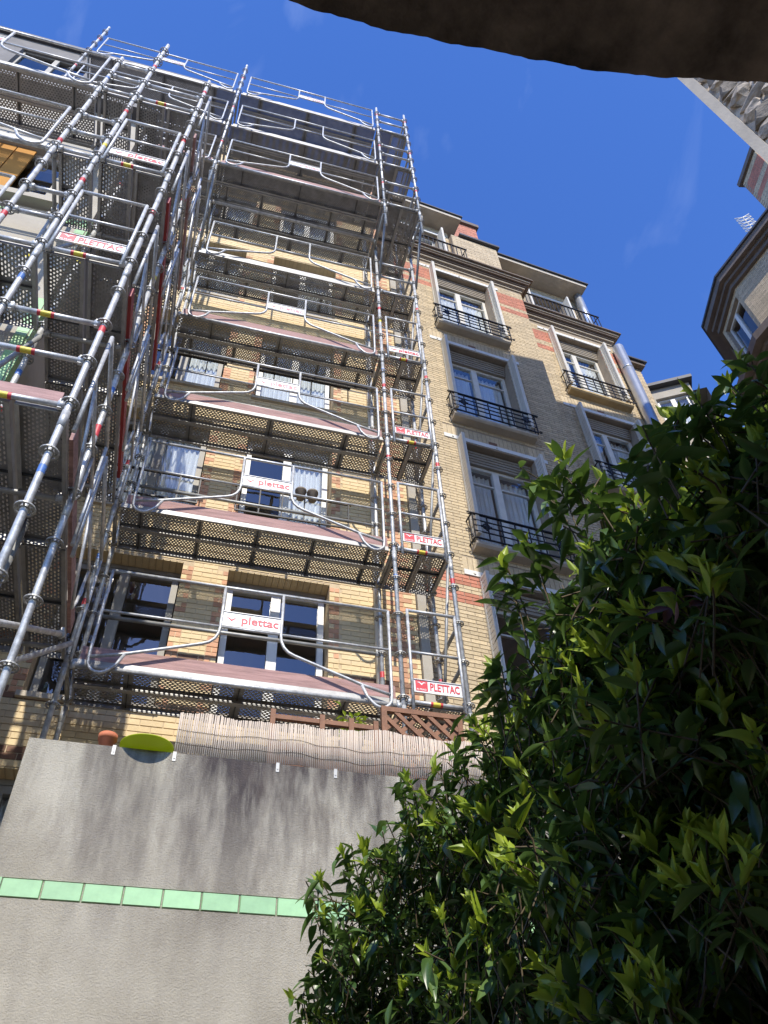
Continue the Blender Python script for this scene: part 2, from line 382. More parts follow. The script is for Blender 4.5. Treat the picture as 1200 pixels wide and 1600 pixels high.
def mortar(parent, u0, u1, z0, z1, holes, m, y=0.0, thick=0.3, name='mortar_wall'):
    """solid wall with rectangular openings: cells on the grid of hole edges"""
    us = sorted({u0, u1, *[h[0] for h in holes], *[h[1] for h in holes]}); zs = sorted({z0, z1, *[h[2] for h in holes], *[h[3] for h in holes]})
    us = [u for u in us if u0 <= u <= u1]; zs = [z for z in zs if z0 <= z <= z1]
    mb = MB()
    def solid(uc, zc):
        if not (u0 < uc < u1 and z0 < zc < z1): return False
        return not any(h[0] < uc < h[1] and h[2] < zc < h[3] for h in holes)
    for i in range(len(us)-1):
        for k in range(len(zs)-1):
            a, b, c, e = us[i], us[i+1], zs[k], zs[k+1]
            if not solid((a+b)/2, (c+e)/2): continue
            mb.quad((a, y, c), (b, y, c), (b, y, e), (a, y, e))
            mb.quad((b, y+thick, c), (a, y+thick, c), (a, y+thick, e), (b, y+thick, e))
            if not solid(a-1e-3, (c+e)/2): mb.quad((a, y+thick, c), (a, y, c), (a, y, e), (a, y+thick, e))
            if not solid(b+1e-3, (c+e)/2): mb.quad((b, y, c), (b, y+thick, c), (b, y+thick, e), (b, y, e))
            if not solid((a+b)/2, c-1e-3): mb.quad((a, y+thick, c), (b, y+thick, c), (b, y, c), (a, y, c))
            if not solid((a+b)/2, e+1e-3): mb.quad((a, y, e), (b, y, e), (b, y+thick, e), (a, y+thick, e))
    return build(mb, name, m, parent)

def curtain_mesh(u0, u1, z0, z1, y, waves, amp=0.018):
    mb = MB(); n = int(waves * 8); pts = []
    for i in range(n+1):
        t = i / n; pts.append((u0 + (u1-u0)*t, y + amp*math.sin(t*waves*2*math.pi) + 0.006*math.sin(t*31)))
    k = len(mb.v)
    for p in pts: mb.v.append((p[0], p[1], z0)); mb.v.append((p[0], p[1], z1))
    for i in range(n):
        mb.f.append((2*i, 2*i+2, 2*i+3, 2*i+1)); mb.mi.append(0); mb.sm.append(True)
    return mb
def window(parent, u0, u1, z0, z1, y, frame='paint_white', transom=0.74, curtains=((0.55, 0.95),), blind=0.0, open_left=False, fw=0.055, name='window'):
    """casement: frame (part) with panes, curtains, interior as sub-parts; wall-local coordinates, y = outer face of frame"""
    mb = MB(); cu = (u0 + u1) / 2
    mb.box(u0, u0+fw, y, y+0.07, z0, z1); mb.box(u1-fw, u1, y, y+0.07, z0, z1)
    mb.box(u0+fw, u1-fw, y, y+0.07, z1-fw, z1); mb.box(u0+fw, u1-fw, y, y+0.07, z0, z0+fw)
    mb.box(cu-0.055, cu+0.055, y-0.012, y+0.06, z0+fw, z1-fw)
    zt = z0 + (z1 - z0) * transom
    if transom:
        mb.box(u0+fw, cu-0.055, y+0.01, y+0.05, zt-0.014, zt+0.014); mb.box(cu+0.055, u1-fw, y+0.01, y+0.05, zt-0.014, zt+0.014)
    o = build(mb, name, frame, parent)
    for a, b in ((u0+fw, cu-0.055), (cu+0.055, u1-fw)):
        if transom:
            boxobj('pane', a, b, y+0.025, y+0.030, z0+fw, zt-0.014, 'glass', o); boxobj('pane', a, b, y+0.025, y+0.030, zt+0.014, z1-fw, 'glass', o)
        else: boxobj('pane', a, b, y+0.025, y+0.030, z0+fw, z1-fw, 'glass', o)
    for a, b in curtains:
        build(curtain_mesh(u0+(u1-u0)*a, u0+(u1-u0)*b, z0+0.04, z1-0.05, y+0.15, max(3, (b-a)*16)), 'curtain', 'curtain', o)
    if blind > 0: boxobj('blind', u0+fw, u1-fw, y+0.09, y+0.10, z1-(z1-z0)*blind, z1, 'paint_cream', o)
    # room behind
    r = MB(); x0, x1, ya, yb = u0-0.6, u1+0.6, y+0.16+0.05, y+2.2
    r.quad((x0, yb, z0-0.6), (x1, yb, z0-0.6), (x1, yb, z1+0.4), (x0, yb, z1+0.4)); r.quad((x0, ya, z1+0.4), (x1, ya, z1+0.4), (x1, yb, z1+0.4), (x0, yb, z1+0.4))
    r.quad((x0, ya, z0-0.6), (x0, yb, z0-0.6), (x0, yb, z1+0.4), (x0, ya, z1+0.4)); r.quad((x1, ya, z0-0.6), (x1, yb, z0-0.6), (x1, yb, z1+0.4), (x1, ya, z1+0.4))
    r.quad((x0, ya, z0-0.6), (x1, ya, z0-0.6), (x1, yb, z0-0.6), (x0, yb, z0-0.6))
    build(r, 'room', 'interior', o)
    return o

def railing(parent, u0, u1, z0, z1, y, ornate=True, side=True, nb=None):
    """wrought iron window guard standing off the wall; returns frame with balusters as sub-parts"""
    mb = MB(); r = 0.011
    mb.box(u0-0.03, u1+0.03, y-0.018, y+0.018, z1-0.018, z1)
    mb.box(u0, u1, y-0.010, y+0.010, z0, z0+0.02)
    if ornate:
        for t in (0.30, 0.52, 0.74): mb.box(u0, u1, y-0.008, y+0.008, z0+(z1-z0)*t-0.007, z0+(z1-z0)*t+0.007)
        for uc in (u0+0.20, u1-0.20):
            zc = (z0+z1)/2 + 0.01
            for a in range(8):
                t0, t1 = a*math.pi/4, (a+1)*math.pi/4
                mb.tube([(uc+0.055*math.cos(t0), y-0.012, zc+0.055*math.sin(t0)), (uc+0.055*math.cos(t1), y-0.012, zc+0.055*math.sin(t1))], 0.011, 5)
            mb.box(uc-0.085, uc+0.085, y-0.02, y-0.009, zc-0.012, zc+0.012); mb.box(uc-0.012, uc+0.012, y-0.021, y-0.008, zc-0.085, zc+0.085)
        for uc, sg in ((u0-0.03, -1), (u1+0.03, 1)):
            for zc in (z1-0.01, z0+0.03):
                pts = [(uc + sg*(0.012+0.022*math.cos(a)), y, zc+0.024*math.sin(a)) for a in [i*0.8 for i in range(8)]]
                mb.tube(pts, 0.010, 5)
    if side:
        for uc in (u0, u1):
            mb.box(uc-0.009, uc+0.009, y+0.019, -0.002, z1-0.017, z1-0.001); mb.box(uc-0.009, uc+0.009, y+0.011, -0.002, z0+0.001, z0+0.019)
            mb.box(uc-0.007, uc+0.007, y/2-0.007, y/2+0.007, z0+0.019, z1-0.017)
    o = build(mb, 'railing', 'iron_black', parent)
    if nb is None: nb = 7
    b = MB(); b.box(-0.008, 0.008, -0.008, 0.008, 0.02, z1-z0-0.018); me = b.mesh('baluster', ['iron_black'])
    for i in range(nb+1): link('baluster', me, o, (u0+0.009+(u1-u0-0.018)*i/nb, y, z0))
    return o

def downpipe(parent, pts, r, m='zinc', rings=()):
    mb = MB(); mb.tube(pts, r, 14)
    p0, p1 = Vector(pts[0]), Vector(pts[-1])
    for t in rings:
        c = p0.lerp(p1, t); d = (p1-p0).normalized()*0.025
        mb.tube([c-d, c+d], r+0.008, 14)
    return build(mb, 'downpipe', m, parent)

# ================================================================== yellow brick apartment house behind the scaffold
YW = 6.97
yb = thing('apartment_building', 'yellow brick apartment house standing behind the scaffold, with orange brick window edges', 'building', (0, YW, 0))
SOFF = [8.12 + 2.7*k for k in range(-1, 5)]
yw_holes = []; wins = []
for s in SOFF:
    for a, b in ((-1.47, -0.26), (0.25, 1.43)):
        z1 = s; z0 = s - 1.95
        if z1 > 22: z1 = min(z1, 22.6)
        yw_holes.append((a, b, z0, z1)); wins.append((a, b, z0, z1))
tops = [(-6.45, -4.85, 22.3, 24.3), (-3.9, -2.5, 21.2, 23.0)]
mortar(yb, -1.86, 2.48, 0.0, 21.3, yw_holes, 'mortar_yellow', thick=0.35)
Q = 0.115
def in_quoin(u, z): return any((h[0]-Q-0.02 < u < h[0] or h[1] < u < h[1]+Q+0.02) and h[2]-0.05 < z < h[3] for h in yw_holes)
quoin_holes = [(h[0]-Q-0.008, h[0], h[2], h[3]) for h in yw_holes] + [(h[1], h[1]+Q+0.008, h[2], h[3]) for h in yw_holes]
def ymat(u, z):
    if 4.0 < z < 6.9 and (int(z/0.068) % 9) in (0, 1): return 2
    if u > 2.16 and u < 2.34: return 1
    return 0
brickwork(yb, -1.86, 2.48, 4.2, 21.3, yw_holes + quoin_holes, ymat, ['yellow_brick', 'orange_brick', 'brown_brick'], L=0.205, H=0.058, single=(-0.2, 2.2, 6.1, 11.0))
for (a, b, c, e) in yw_holes:
    brickwork(yb, a-Q, a-0.001, c, e-0.26+0.26, [], lambda u, z: 1 if random.random() < 0.6 else 0, ['yellow_brick', 'orange_brick'], L=Q-0.001, H=0.058, j=0.010, name='jamb_bricks')
    brickwork(yb, b+0.001, b+Q, c, e, [], lambda u, z: 1 if random.random() < 0.6 else 0, ['yellow_brick', 'orange_brick'], L=Q-0.001, H=0.058, j=0.010, name='jamb_bricks')
    # soldier bricks of the flat arch, seen from below
    n = 16; mb = MB(); st = (b-a)/n
    for i in range(n): mb.box(a+i*st+0.004, a+(i+1)*st-0.004, 0.003, 0.20, e-0.012, e+0.002)
    o = build(mb, 'arch_soffit', 'yellow_brick', yb); o['kind'] = 'stuff'
for i, (a, b, c, e) in enumerate(wins):
    st = i % 4
    w = window(yb, a+0.02, b-0.02, c+0.01, e-0.07, 0.20, 'paint_white' if i % 2 else 'frame_grey', transom=0, curtains=() if i in (2, 3) else (((0.05, 0.48), (0.52, 0.95)) if st in (0, 3) else ((0.5, 0.95),)), fw=0.07)
    boxobj('head_box', a+0.01, b-0.01, 0.19, 0.30, e-0.066, e-0.014, 'frame_grey', yb)
    boxobj('sill', a-0.04, b+0.04, -0.05, 0.19, c-0.06, c-0.002, 'stone_trim', yb)
# window guard with hanging pots on the second row
rl = railing(yb, 0.20, 1.62, 8.90, 9.36, -0.20, ornate=False, side=False, nb=5)
railing(yb, -1.47, -0.24, 8.90, 9.36, -0.20, ornate=False, side=False, nb=5)
railing(yb, -1.47, -0.24, 11.60, 12.0, -0.20, ornate=False, side=False, nb=5)
railing(yb, 0.20, 1.62, 11.60, 12.0, -0.20, ornate=False, side=False, nb=5)
# pale pilaster and pipe at the joint with the neighbour
boxobj('pilaster', 2.49, 2.60, -0.05, 0.35, 0.0, 18.3, 'render_cream', yb)
downpipe(yb, [(1.99, -0.06, 4.0), (1.99, -0.06, 18.0)], 0.045, 'paint_cream', (0.1, 0.3, 0.5, 0.7, 0.9))
# set-back upper storey of the left part
mortar(yb, -9.0, -1.87, 13.0, 24.9, tops, 'upper_grey', thick=0.35, name='upper_wall')
window(yb, -6.45, -4.85, 22.3, 24.3, 0.10, 'frame_grey', 0, ())
window(yb, -3.9, -2.5, 21.2, 23.0, 0.10, 'frame_grey', 0, ((0.05, 0.45),))
boxobj('roof', -9.0, 2.6, -0.25, 6.0, 24.92, 25.05, 'roof_dark', yb) if False else None
boxobj('roof', -1.86, 2.6, -0.12, 6.0, 21.31, 21.42, 'roof_dark', yb)
boxobj('roof', -9.0, -1.87, -0.12, 6.0, 24.91, 25.03, 'roof_dark', yb)
boxobj('side_wall', 2.40, 2.58, 0.36, 6.0, 0, 21.3, 'render_cream', yb)
# two pots hung on the window guard
for u in (0.98, 1.13):
    m_ = MB(); m_.lathe([(0.001, 0), (0.050, 0), (0.066, 0.12), (0.074, 0.125), (0.074, 0.145), (0.062, 0.145), (0.05, 0.05), (0.001, 0.04)], (0, 0, 0), 16)
    tag(build(m_, 'hanging_pot', 'lamp_taupe', None, (u, YW-0.285, 9.215)), 'taupe pot on the second-row window guard, ' + ('nearer the middle mullion' if u < 1 else 'nearer the window edge'), 'flower pot', 'taupe pots on the window guard')

# ================================================================== left wing, plastered, mint tile corner
wg = thing('wing_building', 'cream plastered wing with mint green tiled corner behind the near scaffold', 'building', (0, 4.27, 0))
wg_holes = [(-3.75, -2.42, 10.5, 12.0), (-3.75, -2.45, 7.4, 9.2), (-3.75, -2.45, 4.6, 6.3)]
mortar(wg, -9.0, -1.84, 0, 13.6, wg_holes, 'render_cream', thick=0.3, name='front_wall')
boxobj('side_wall', -2.14, -1.84, 0.301, 2.69, 0, 13.6, 'render_cream', wg)
w = window(wg, -3.75, -2.42, 10.5, 12.0, 0.10, 'paint_white', 0, ())
for k_ in range(4): boxobj('orange_panel', -3.72+k_*0.225, -3.51+k_*0.225, 0.05, 0.075, 10.52, 11.98, 'curtain_orange', w)
window(wg, -3.75, -2.45, 7.4, 9.2, 0.10, 'paint_white', 0, ((0.4, 0.9),)); window(wg, -3.75, -2.45, 4.6, 6.3, 0.10, 'paint_white', 0, ())
boxobj('sill', -3.9, -2.02, -0.12, 0.10, 10.38, 10.49, 'render_cream', wg)
mt = MB(); mt.box(0, 0.095, -0.012, 0.0, 0, 0.195); mtile = mt.mesh('mint_tile', ['mint_tile'])
for i in range(66):
    if 6.8 < 0.4+i*0.2 < 8.5 or 9.8 < 0.4+i*0.2 < 10.4: link('mint_tile', mtile, wg, (-1.942, 0, 0.4 + i*0.2))
mt = MB(); mt.box(0, 0.012, 0.0, 0.095, 0, 0.195); mtile2 = mt.mesh('mint_tile', ['mint_tile'])
for i in range(66): link('mint_tile', mtile2, wg, (-1.84, 0.003, 0.4 + i*0.2)) if 6.8 < 0.4+i*0.2 < 8.5 or 9.8 < 0.4+i*0.2 < 10.4 else None
mt = MB(); mt.box(0, 0.195, -0.012, 0.0, 0, 0.095); mtile3 = mt.mesh('mint_tile', ['mint_tile'])
for zz in (10.2, 7.1, 4.2):
    for i in range(16): link('mint_tile', mtile3, wg, (-2.15 - i*0.2, 0, zz))
boxobj('roof', -9.0, -1.70, -0.2, 2.6, 13.61, 13.75, 'roof_dark', wg)

# ================================================================== beige brick building on the right (turned 5.2 degrees)
A = R(5.2); P0 = (2.6, 7.2, 0)
bb = thing('apartment_building', 'beige brick apartment house with red brick bands, white lintels and black iron window guards', 'building', P0, A)
LINT = [18.0, 14.98, 11.96, 8.95, 5.94]
DEP2 = 0.53
h1 = [(0.97, 2.30, z-2.45, z-0.03) for z in LINT]
h2 = [(4.12, 5.42, z-2.45, z-0.03) for z in LINT]
def bmat(u, z):
    if 17.46 < z < 17.93 or 17.10 < z < 17.28: return 1
    if 8.72 < z < 8.92 or 8.42 < z < 8.58: return 1
    return 0
lint1 = [(0.70, 2.56, z-0.02, z+0.085) for z in LINT]; sold1 = [(0.70, 2.56, z+0.085, z+0.33) for z in LINT[1:]]
lint2 = [(3.82, 5.74, z-0.02, z+0.085) for z in LINT]; sold2 = [(3.82, 5.74, z+0.085, z+0.33) for z in LINT[1:]]
mortar(bb, 0.0, 3.17, 0, 18.6, h1, 'mortar_beige', thick=0.45, name='mortar_wall')
brickwork(bb, 0.0, 3.17, 2.0, 18.25, h1 + lint1 + sold1, bmat, ['beige_brick', 'red_brick'], L=0.21, H=0.052, j=0.011, single=(0.0, 3.17, 7.4, 9.6))
mortar(bb, 2.9, 5.95, 0, 18.6, h2, 'mortar_beige', y=DEP2, thick=0.45, name='mortar_wall')
brickwork(bb, 3.0, 5.95, 6.0, 18.2, h2 + lint2 + sold2, lambda u, z: bmat(u, z) if z > 12 and (u < 4.1 or u > 5.45) else 0, ['beige_brick', 'red_brick'], L=0.21, H=0.052, j=0.011, y=DEP2)
boxobj('return_wall', 3.0, 3.165, 0.451, DEP2+0.2, 0, 18.59, 'mortar_beige', bb)
boxobj('end_wall', 5.80, 5.948, DEP2+0.452, 6.0, 0, 18.59, 'mortar_beige', bb)
def facade_windows(holes, lu0, lu1, y, sill_m, hid):
    for i, (a, b, c, e) in enumerate(holes):
        z = LINT[i]
        boxobj('lintel', lu0, lu1, y-0.022, y+0.12, z-0.012, z+0.078, 'paint_white', bb)
        bolts = MB()
        for t in (0.08, 0.5, 0.92):
            uu = lu0+(lu1-lu0)*t; bolts.tube([(uu, y-0.034, z+0.03), (uu, y-0.021, z+0.03)], 0.020, 8)
        build(bolts, 'lintel_bolts', 'paint_cream', bb)
        if i: soldiers(bb, lu0, lu1, z+0.092, 0.235, y, ['beige_brick'])
        # rolled shutter box: brown slats under the lintel
        sl = MB()
        for k in range(5): sl.box(a+0.01, b-0.01, y+0.10+0.012*k, y+0.16+0.012*k, e-0.028-0.052*(k+1), e-0.032-0.052*k)
        build(sl, 'shutter_slats', 'shutter_slat', bb)
        cs = [((0.05, 0.47), (0.53, 0.97)), ((0.03, 0.47), (0.53, 0.97)), ((0.04, 0.46), (0.54, 0.96)), (), ()][i] if y == 0 else [((0.05, 0.45), (0.60, 0.97)), ((0.04, 0.46), (0.54, 0.96)), ((0.1, 0.9),), (), ()][i]
        window(bb, a+0.01, b-0.01, c+0.10, e-0.29, y+0.20, 'paint_cream', 0.80, cs, fw=0.06)
        # folded louvred shutters in the reveals
        for s, uu in ((-1, a), (1, b)):
            m_ = MB()
            for pnl in range(2):
                xa, xb = (uu+s*0.004, uu+s*0.030) if pnl == 0 else (uu+s*0.034, uu+s*0.058)
                xa, xb = min(xa, xb), max(xa, xb)
                y0_, y1_ = y-0.19, y-0.014
                zb, zt = c+0.12, e-0.01
                m_.box(xa, xb, y0_, y0_+0.03, zb, zt); m_.box(xa, xb, y1_-0.03, y1_, zb, zt)
                m_.box(xa, xb, y0_+0.03, y1_-0.03, zb, zb+0.05); m_.box(xa, xb, y0_+0.03, y1_-0.03, zt-0.05, zt)
                nsl = 26
                for k in range(nsl):
                    z_ = zb+0.05+(zt-zb-0.10)*k/nsl; m_.box(xa+0.006, xb-0.006, y0_+0.03, y1_-0.03, z_+0.012, z_+(zt-zb-0.10)/nsl)
            build(m_, 'shutter', 'paint_cream', bb)
        sm = sill_m if i == 0 else 'stone_trim'
        s_ = MB(); s_.prism([(y-0.17, c-0.03), (y-0.17, c-0.08), (y-0.14, c-0.11), (y-0.002, c-0.12), (y-0.002, c-0.03)], a-0.10, b+0.10)
        s_.box(a+0.003, b-0.003, y-0.001, y+0.20, c-0.03, c+0.02)
        build(s_, 'sill', sm, bb)
        o = railing(bb, a-0.12, b+0.12, c+0.0, c+0.50, -0.185, ornate=True); o.location.y = y
        # vent brick under the sill
        boxobj('vent', (a+b)/2-0.13, (a+b)/2+0.02, y-0.012, y+0.01, c-0.48, c-0.40, 'brown_brick', bb)
facade_windows(h1, 0.70, 2.56, 0.0, 'stone_trim', 0)
facade_windows(h2, 3.82, 5.74, DEP2, 'sill_yellow', 0)
# cornices
def cornice(u0, u1, y, z, over_l=0.0, over_r=0.0):
    mb = MB()
    for (dy, za, zb_, mi) in ((-0.03, z, z+0.045, 0), (-0.05, z+0.045, z+0.09, 1), (-0.09, z+0.09, z+0.14, 0), (-0.12, z+0.14, z+0.19, 1), (-0.17, z+0.19, z+0.245, 1), (-0.20, z+0.245, z+0.30, 0), (-0.25, z+0.30, z+0.34, 1)):
        mb.box(u0-over_l*(-dy), u1+over_r*(-dy), y+dy, y-0.001+0.3, za, zb_-0.0015, mi)
    return build(mb, 'cornice', ['stone_trim', 'stone_brown_and_shade'], bb)  # brown courses put the shade under the mouldings into the colour
cornice(-0.02, 3.17, 0.0, 18.27, 0, 1.0)
cornice(3.02, 5.80, DEP2, 18.27, 0, 1.0)
# attic storeys
at_h1 = [(0.25, 1.45, 19.0, 20.55)]; at_h2 = [(4.05, 5.15, 19.0, 20.45)]
mortar(bb, 0.0, 1.75, 18.62, 20.95, at_h1, 'mortar_beige', y=0.25, thick=0.4)
brickwork(bb, 0.0, 1.75, 18.62, 20.95, at_h1, lambda u, z: 0, ['beige_brick'], L=0.21, H=0.052, j=0.011, y=0.25)
mortar(bb, 1.751, 2.95, 18.62, 20.55, [], 'mortar_beige', y=0.10, thick=0.5)
brickwork(bb, 1.76, 2.95, 18.62, 20.55, [], lambda u, z: 0, ['beige_brick'], L=0.21, H=0.052, j=0.011, y=0.10)
window(bb, 0.26, 1.44, 19.02, 20.53, 0.40, 'paint_white', 0, ((0.5, 0.9),))
window(bb, 4.06, 5.14, 19.02, 20.43, DEP2+0.50, 'paint_white', 0, ((0.1, 0.9),))
mortar(bb, 3.2, 5.75, 18.62, 20.85, at_h2, 'mortar_beige', y=DEP2+0.30, thick=0.4)
brickwork(bb, 3.2, 5.75, 18.62, 20.85, at_h2, lambda u, z: 0, ['beige_brick'], L=0.21, H=0.052, j=0.011, y=DEP2+0.30)
for (a, b, c, e), y in ((at_h1[0], 0.25), (at_h2[0], DEP2+0.30)):
    boxobj('lintel', a-0.22, b+0.22, y-0.02, y+0.1, e+0.005, e+0.08, 'paint_white', bb)
    for uu, s in ((a, -1), (b, 1)):
        boxobj('shutter', min(uu+s*0.003, uu+s*0.05), max(uu+s*0.003, uu+s*0.05), y-0.24, y-0.012, c+0.05, e-0.01, 'paint_cream', bb)
rr = railing(bb, 0.02, 1.85, 18.63, 19.20, -0.18, ornate=False, side=True, nb=16)
rr = railing(bb, 3.30, 5.62, 18.63, 19.25, -0.18, ornate=False, side=True, nb=22); rr.location.y = DEP2
# eaves
e_ = MB(); e_.prism([(-0.16, 20.96), (-0.16, 21.08), (1.6, 21.35), (1.6, 20.96)], -0.05, 1.95); build(e_, 'eaves', 'stone_trim', bb)
e_ = MB(); e_.prism([(-0.20, 21.085), (-0.20, 21.13), (1.6, 21.42), (1.6, 21.36)], -0.08, 1.99); build(e_, 'roof', 'roof_dark', bb)
e_ = MB(); e_.prism([(0.02, 20.56), (0.02, 20.64), (1.6, 20.80), (1.6, 20.56)], 1.96, 3.02); build(e_, 'roof', 'roof_dark', bb)
e_ = MB(); e_.prism([(0.36, 20.86), (0.36, 20.98), (2.0, 21.25), (2.0, 20.86)], 3.10, 5.72); build(e_, 'eaves', 'stone_trim', bb)
e_ = MB(); e_.prism([(0.31, 20.985), (0.31, 21.03), (2.0, 21.34), (2.0, 21.26)], 3.06, 5.78); build(e_, 'roof', 'roof_dark', bb)
# chimney
ch_ = MB(); ch_.box(2.25, 3.0, 0.7, 1.4, 20.5, 23.1)
c_o = build(ch_, 'chimney', 'mortar_beige', bb)
brickwork(bb, 2.25, 3.0, 20.7, 23.1, [], lambda u, z: 0, ['red_brick'], L=0.21, H=0.052, j=0.011, y=0.698, name='chimney_bricks')
boxobj('chimney_cap', 2.18, 3.07, 0.62, 1.48, 23.102, 23.25, 'stone_brown_and_shade', bb)
# big zinc downpipe at the outer corner
downpipe(bb, [(5.86, DEP2-0.14, 0.0), (5.86, DEP2-0.14, 18.0)], 0.13, 'zinc', (0.5, 0.66, 0.72, 0.83, 0.95))
downpipe(bb, [(5.62, DEP2+0.14, 18.9), (5.62, DEP2+0.14, 20.9)], 0.11, 'zinc', (0.5,))
# farther section
mortar(bb, 5.96, 7.40, 0, 19.2, [], 'mortar_beige', y=1.30, thick=0.5)
brickwork(bb, 5.96, 7.40, 10.0, 19.2, [], lambda u, z: 0, ['beige_brick'], L=0.21, H=0.052, j=0.011, y=1.30)
boxobj('far_end_wall', 7.20, 7.398, 1.801, 8.0, 0, 19.2, 'mortar_beige', bb)
e_ = MB(); e_.prism([(1.16, 19.21), (1.16, 19.33), (3.2, 19.6), (3.2, 19.21)], 5.96, 7.48); build(e_, 'eaves', 'stone_brown_and_shade', bb)
e_ = MB(); e_.prism([(1.10, 19.332), (1.10, 19.39), (3.2, 19.68), (3.2, 19.602)], 5.96, 7.54); build(e_, 'roof', 'roof_dark', bb)

# ================================================================== end building closing the court (dormer)
eb = thing('end_building', 'pale house with white framed top window closing the far end of the court', 'building', (10.22, 9.62, 0), math.atan2(-0.5, 0.86))
mortar(eb, -0.05, 1.05, 0, 19.0, [(0.12, 0.92, 17.3, 18.6)], 'render_cream', thick=0.4)
window(eb, 0.13, 0.91, 17.31, 18.59, 0.08, 'paint_white', 0, ((0.1, 0.9),))
e_ = MB(); e_.prism([(-0.16, 19.01), (-0.16, 19.12), (1.8, 19.4), (1.8, 19.01)], -0.2, 1.15); build(e_, 'roof', 'roof_dark', eb)
boxobj('side_wall', -0.05, 0.12, 0.401, 3, 0, 19.0, 'render_cream', eb); boxobj('side_wall', 0.88, 1.05, 0.401, 3, 0, 19.0, 'render_cream', eb)
boxobj('lower_wing', 1.06, 4.5, 0.3, 2.5, 0, 17.0, 'render_cream', eb)

# ================================================================== right-hand house with the angled bay
rb = thing('bay_building', 'beige brick house with angled top bay, brown cornices and red brick chimney', 'building', (0, 0, 0))
PA, PB_, PC, PD = Vector((12.5, 3.0, 0)), Vector((11.82, 7.02, 0)), Vector((12.18, 8.22, 0)), Vector((13.8, 9.3, 0))
def face_wall(p, q, z0, z1, m, name, off=0.0):
    d = (q-p); L_ = d.length; ang = math.atan2(d.y, d.x); n = Vector((d.y, -d.x, 0)).normalized()
    return L_, ang
def angled(parent, p, q):
    d = q-p; o = link('facade', None, parent, p, (0, 0, math.atan2(d.y, d.x))); return o, d.length
# walls run from far to near so that local -y faces the court
def bay_face(p, q, z0, z1, holes, nm):
    d = q-p; L_ = d.length; rot = (0, 0, math.atan2(d.y, d.x))
    us = MB()
    o = mortar(rb, 0, L_, z0, z1, holes, 'mortar_beige', thick=0.3, name=nm); o.location = p; o.rotation_euler = rot
    brickwork(o, 0, L_, max(z0, 12), z1, holes, lambda u, z: 1 if 15.9 < z < 16.6 or 15.2 < z < 15.6 else 0, ['beige_brick', 'red_brick'], L=0.21, H=0.052, j=0.011)
    return o, L_
o1, L1 = bay_face(PB_, PA, 0, 20.75, [(1.55, 3.0, 18.6, 20.2)], 'bay_wall')
window(o1, 1.56, 2.99, 18.61, 20.19, 0.10, 'paint_white', 0, ())
o2, L2 = bay_face(PC, PB_, 0, 20.75, [(0.12, 1.12, 18.75, 20.3)], 'bay_wall')
window(o2, 0.13, 1.11, 18.76, 20.29, 0.10, 'paint_white', 0, ())
o3, L3 = bay_face(PD, PC, 0, 20.75, [], 'bay_wall')
def ring(zs, offs, m, name):
    """moulding that follows the bay outline: list of (offset outwards, z)"""
    pts = [PA, PB_, PC, PD]; ctr = Vector((14.0, 6.0, 0)); mb = MB()
    def offp(o):
        out = []
        for i, p in enumerate(pts):
            ns = []
            if i > 0: d = pts[i]-pts[i-1]; ns.append(Vector((-d.y, d.x, 0)).normalized())
            if i < 3: d = pts[i+1]-pts[i]; ns.append(Vector((-d.y, d.x, 0)).normalized())
            nn = sum(ns, Vector()).normalized(); c = nn.dot(ns[0]); out.append(p + nn*(o/c))
        return out
    P_ = [offp(o) for o in offs]
    for a in range(len(offs)-1):
        for i in range(3):
            f = lambda k, i: (P_[k][i].x, P_[k][i].y, zs[k])
            mb.quad(f(a, i), f(a, i+1), f(a+1, i+1), f(a+1, i))
    return build(mb, name, m, rb)
ring([20.45, 20.45, 20.60, 20.60, 20.72, 20.72, 20.95, 20.95], [-0.02, 0.10, 0.10, 0.20, 0.20, 0.32, 0.32, -0.2], 'stone_brown_and_shade', 'cornice')
ring([20.952, 20.952, 21.02, 21.25], [-0.1, 0.37, 0.37, -0.6], 'roof_dark', 'roof')
ring([17.5, 17.5, 17.65, 17.65, 17.8, 17.8, 18.05, 18.05], [-0.02, 0.12, 0.12, 0.28, 0.28, 0.48, 0.48, -0.02], 'stone_brown_and_shade', 'cornice')
rfm = MB(); rfm.poly([(12.1, 3.0, 21.2), (12.0, 7.0, 21.2), (12.3, 8.2, 21.2), (16, 9.5, 21.6), (17, 3, 21.6)][::-1]); build(rfm, 'roof_deck', 'roof_dark', rb)
# chimney of that house
ck = MB(); ck.box(-0.45, 0.45, -0.45, 0.45, 19.0, 24.45); cko = build(ck, 'chimney', 'mortar_beige', rb, (13.0, 5.0, -0.25), (0, 0, R(-12)))
cb = MB()
for r_ in range(50):
    zb = 21.25 + r_*0.063
    red = 23.65 < zb < 24.15 or 23.2 < zb < 23.4
    for i in range(4):
        o_ = 0.11 if r_ % 2 else 0
        a_ = -0.45 + i*0.225 + o_
        cb.box(max(-0.452, a_-0.11), min(0.452, a_+0.10), -0.457, -0.449, zb, zb+0.052, 1 if red else 0, 'k')
        cb.box(-0.457, -0.449, max(-0.452, a_-0.11), min(0.452, a_+0.10), zb, zb+0.052, 1 if red else 0)
co_ = build(cb, 'chimney_bricks', ['beige_brick', 'red_brick'], cko); co_['kind'] = 'stuff'
cp = MB(); cp.box(-0.53, 0.53, -0.53, 0.53, 24.452, 24.62); build(cp, 'chimney_cap', 'stone_brown_and_shade', cko)

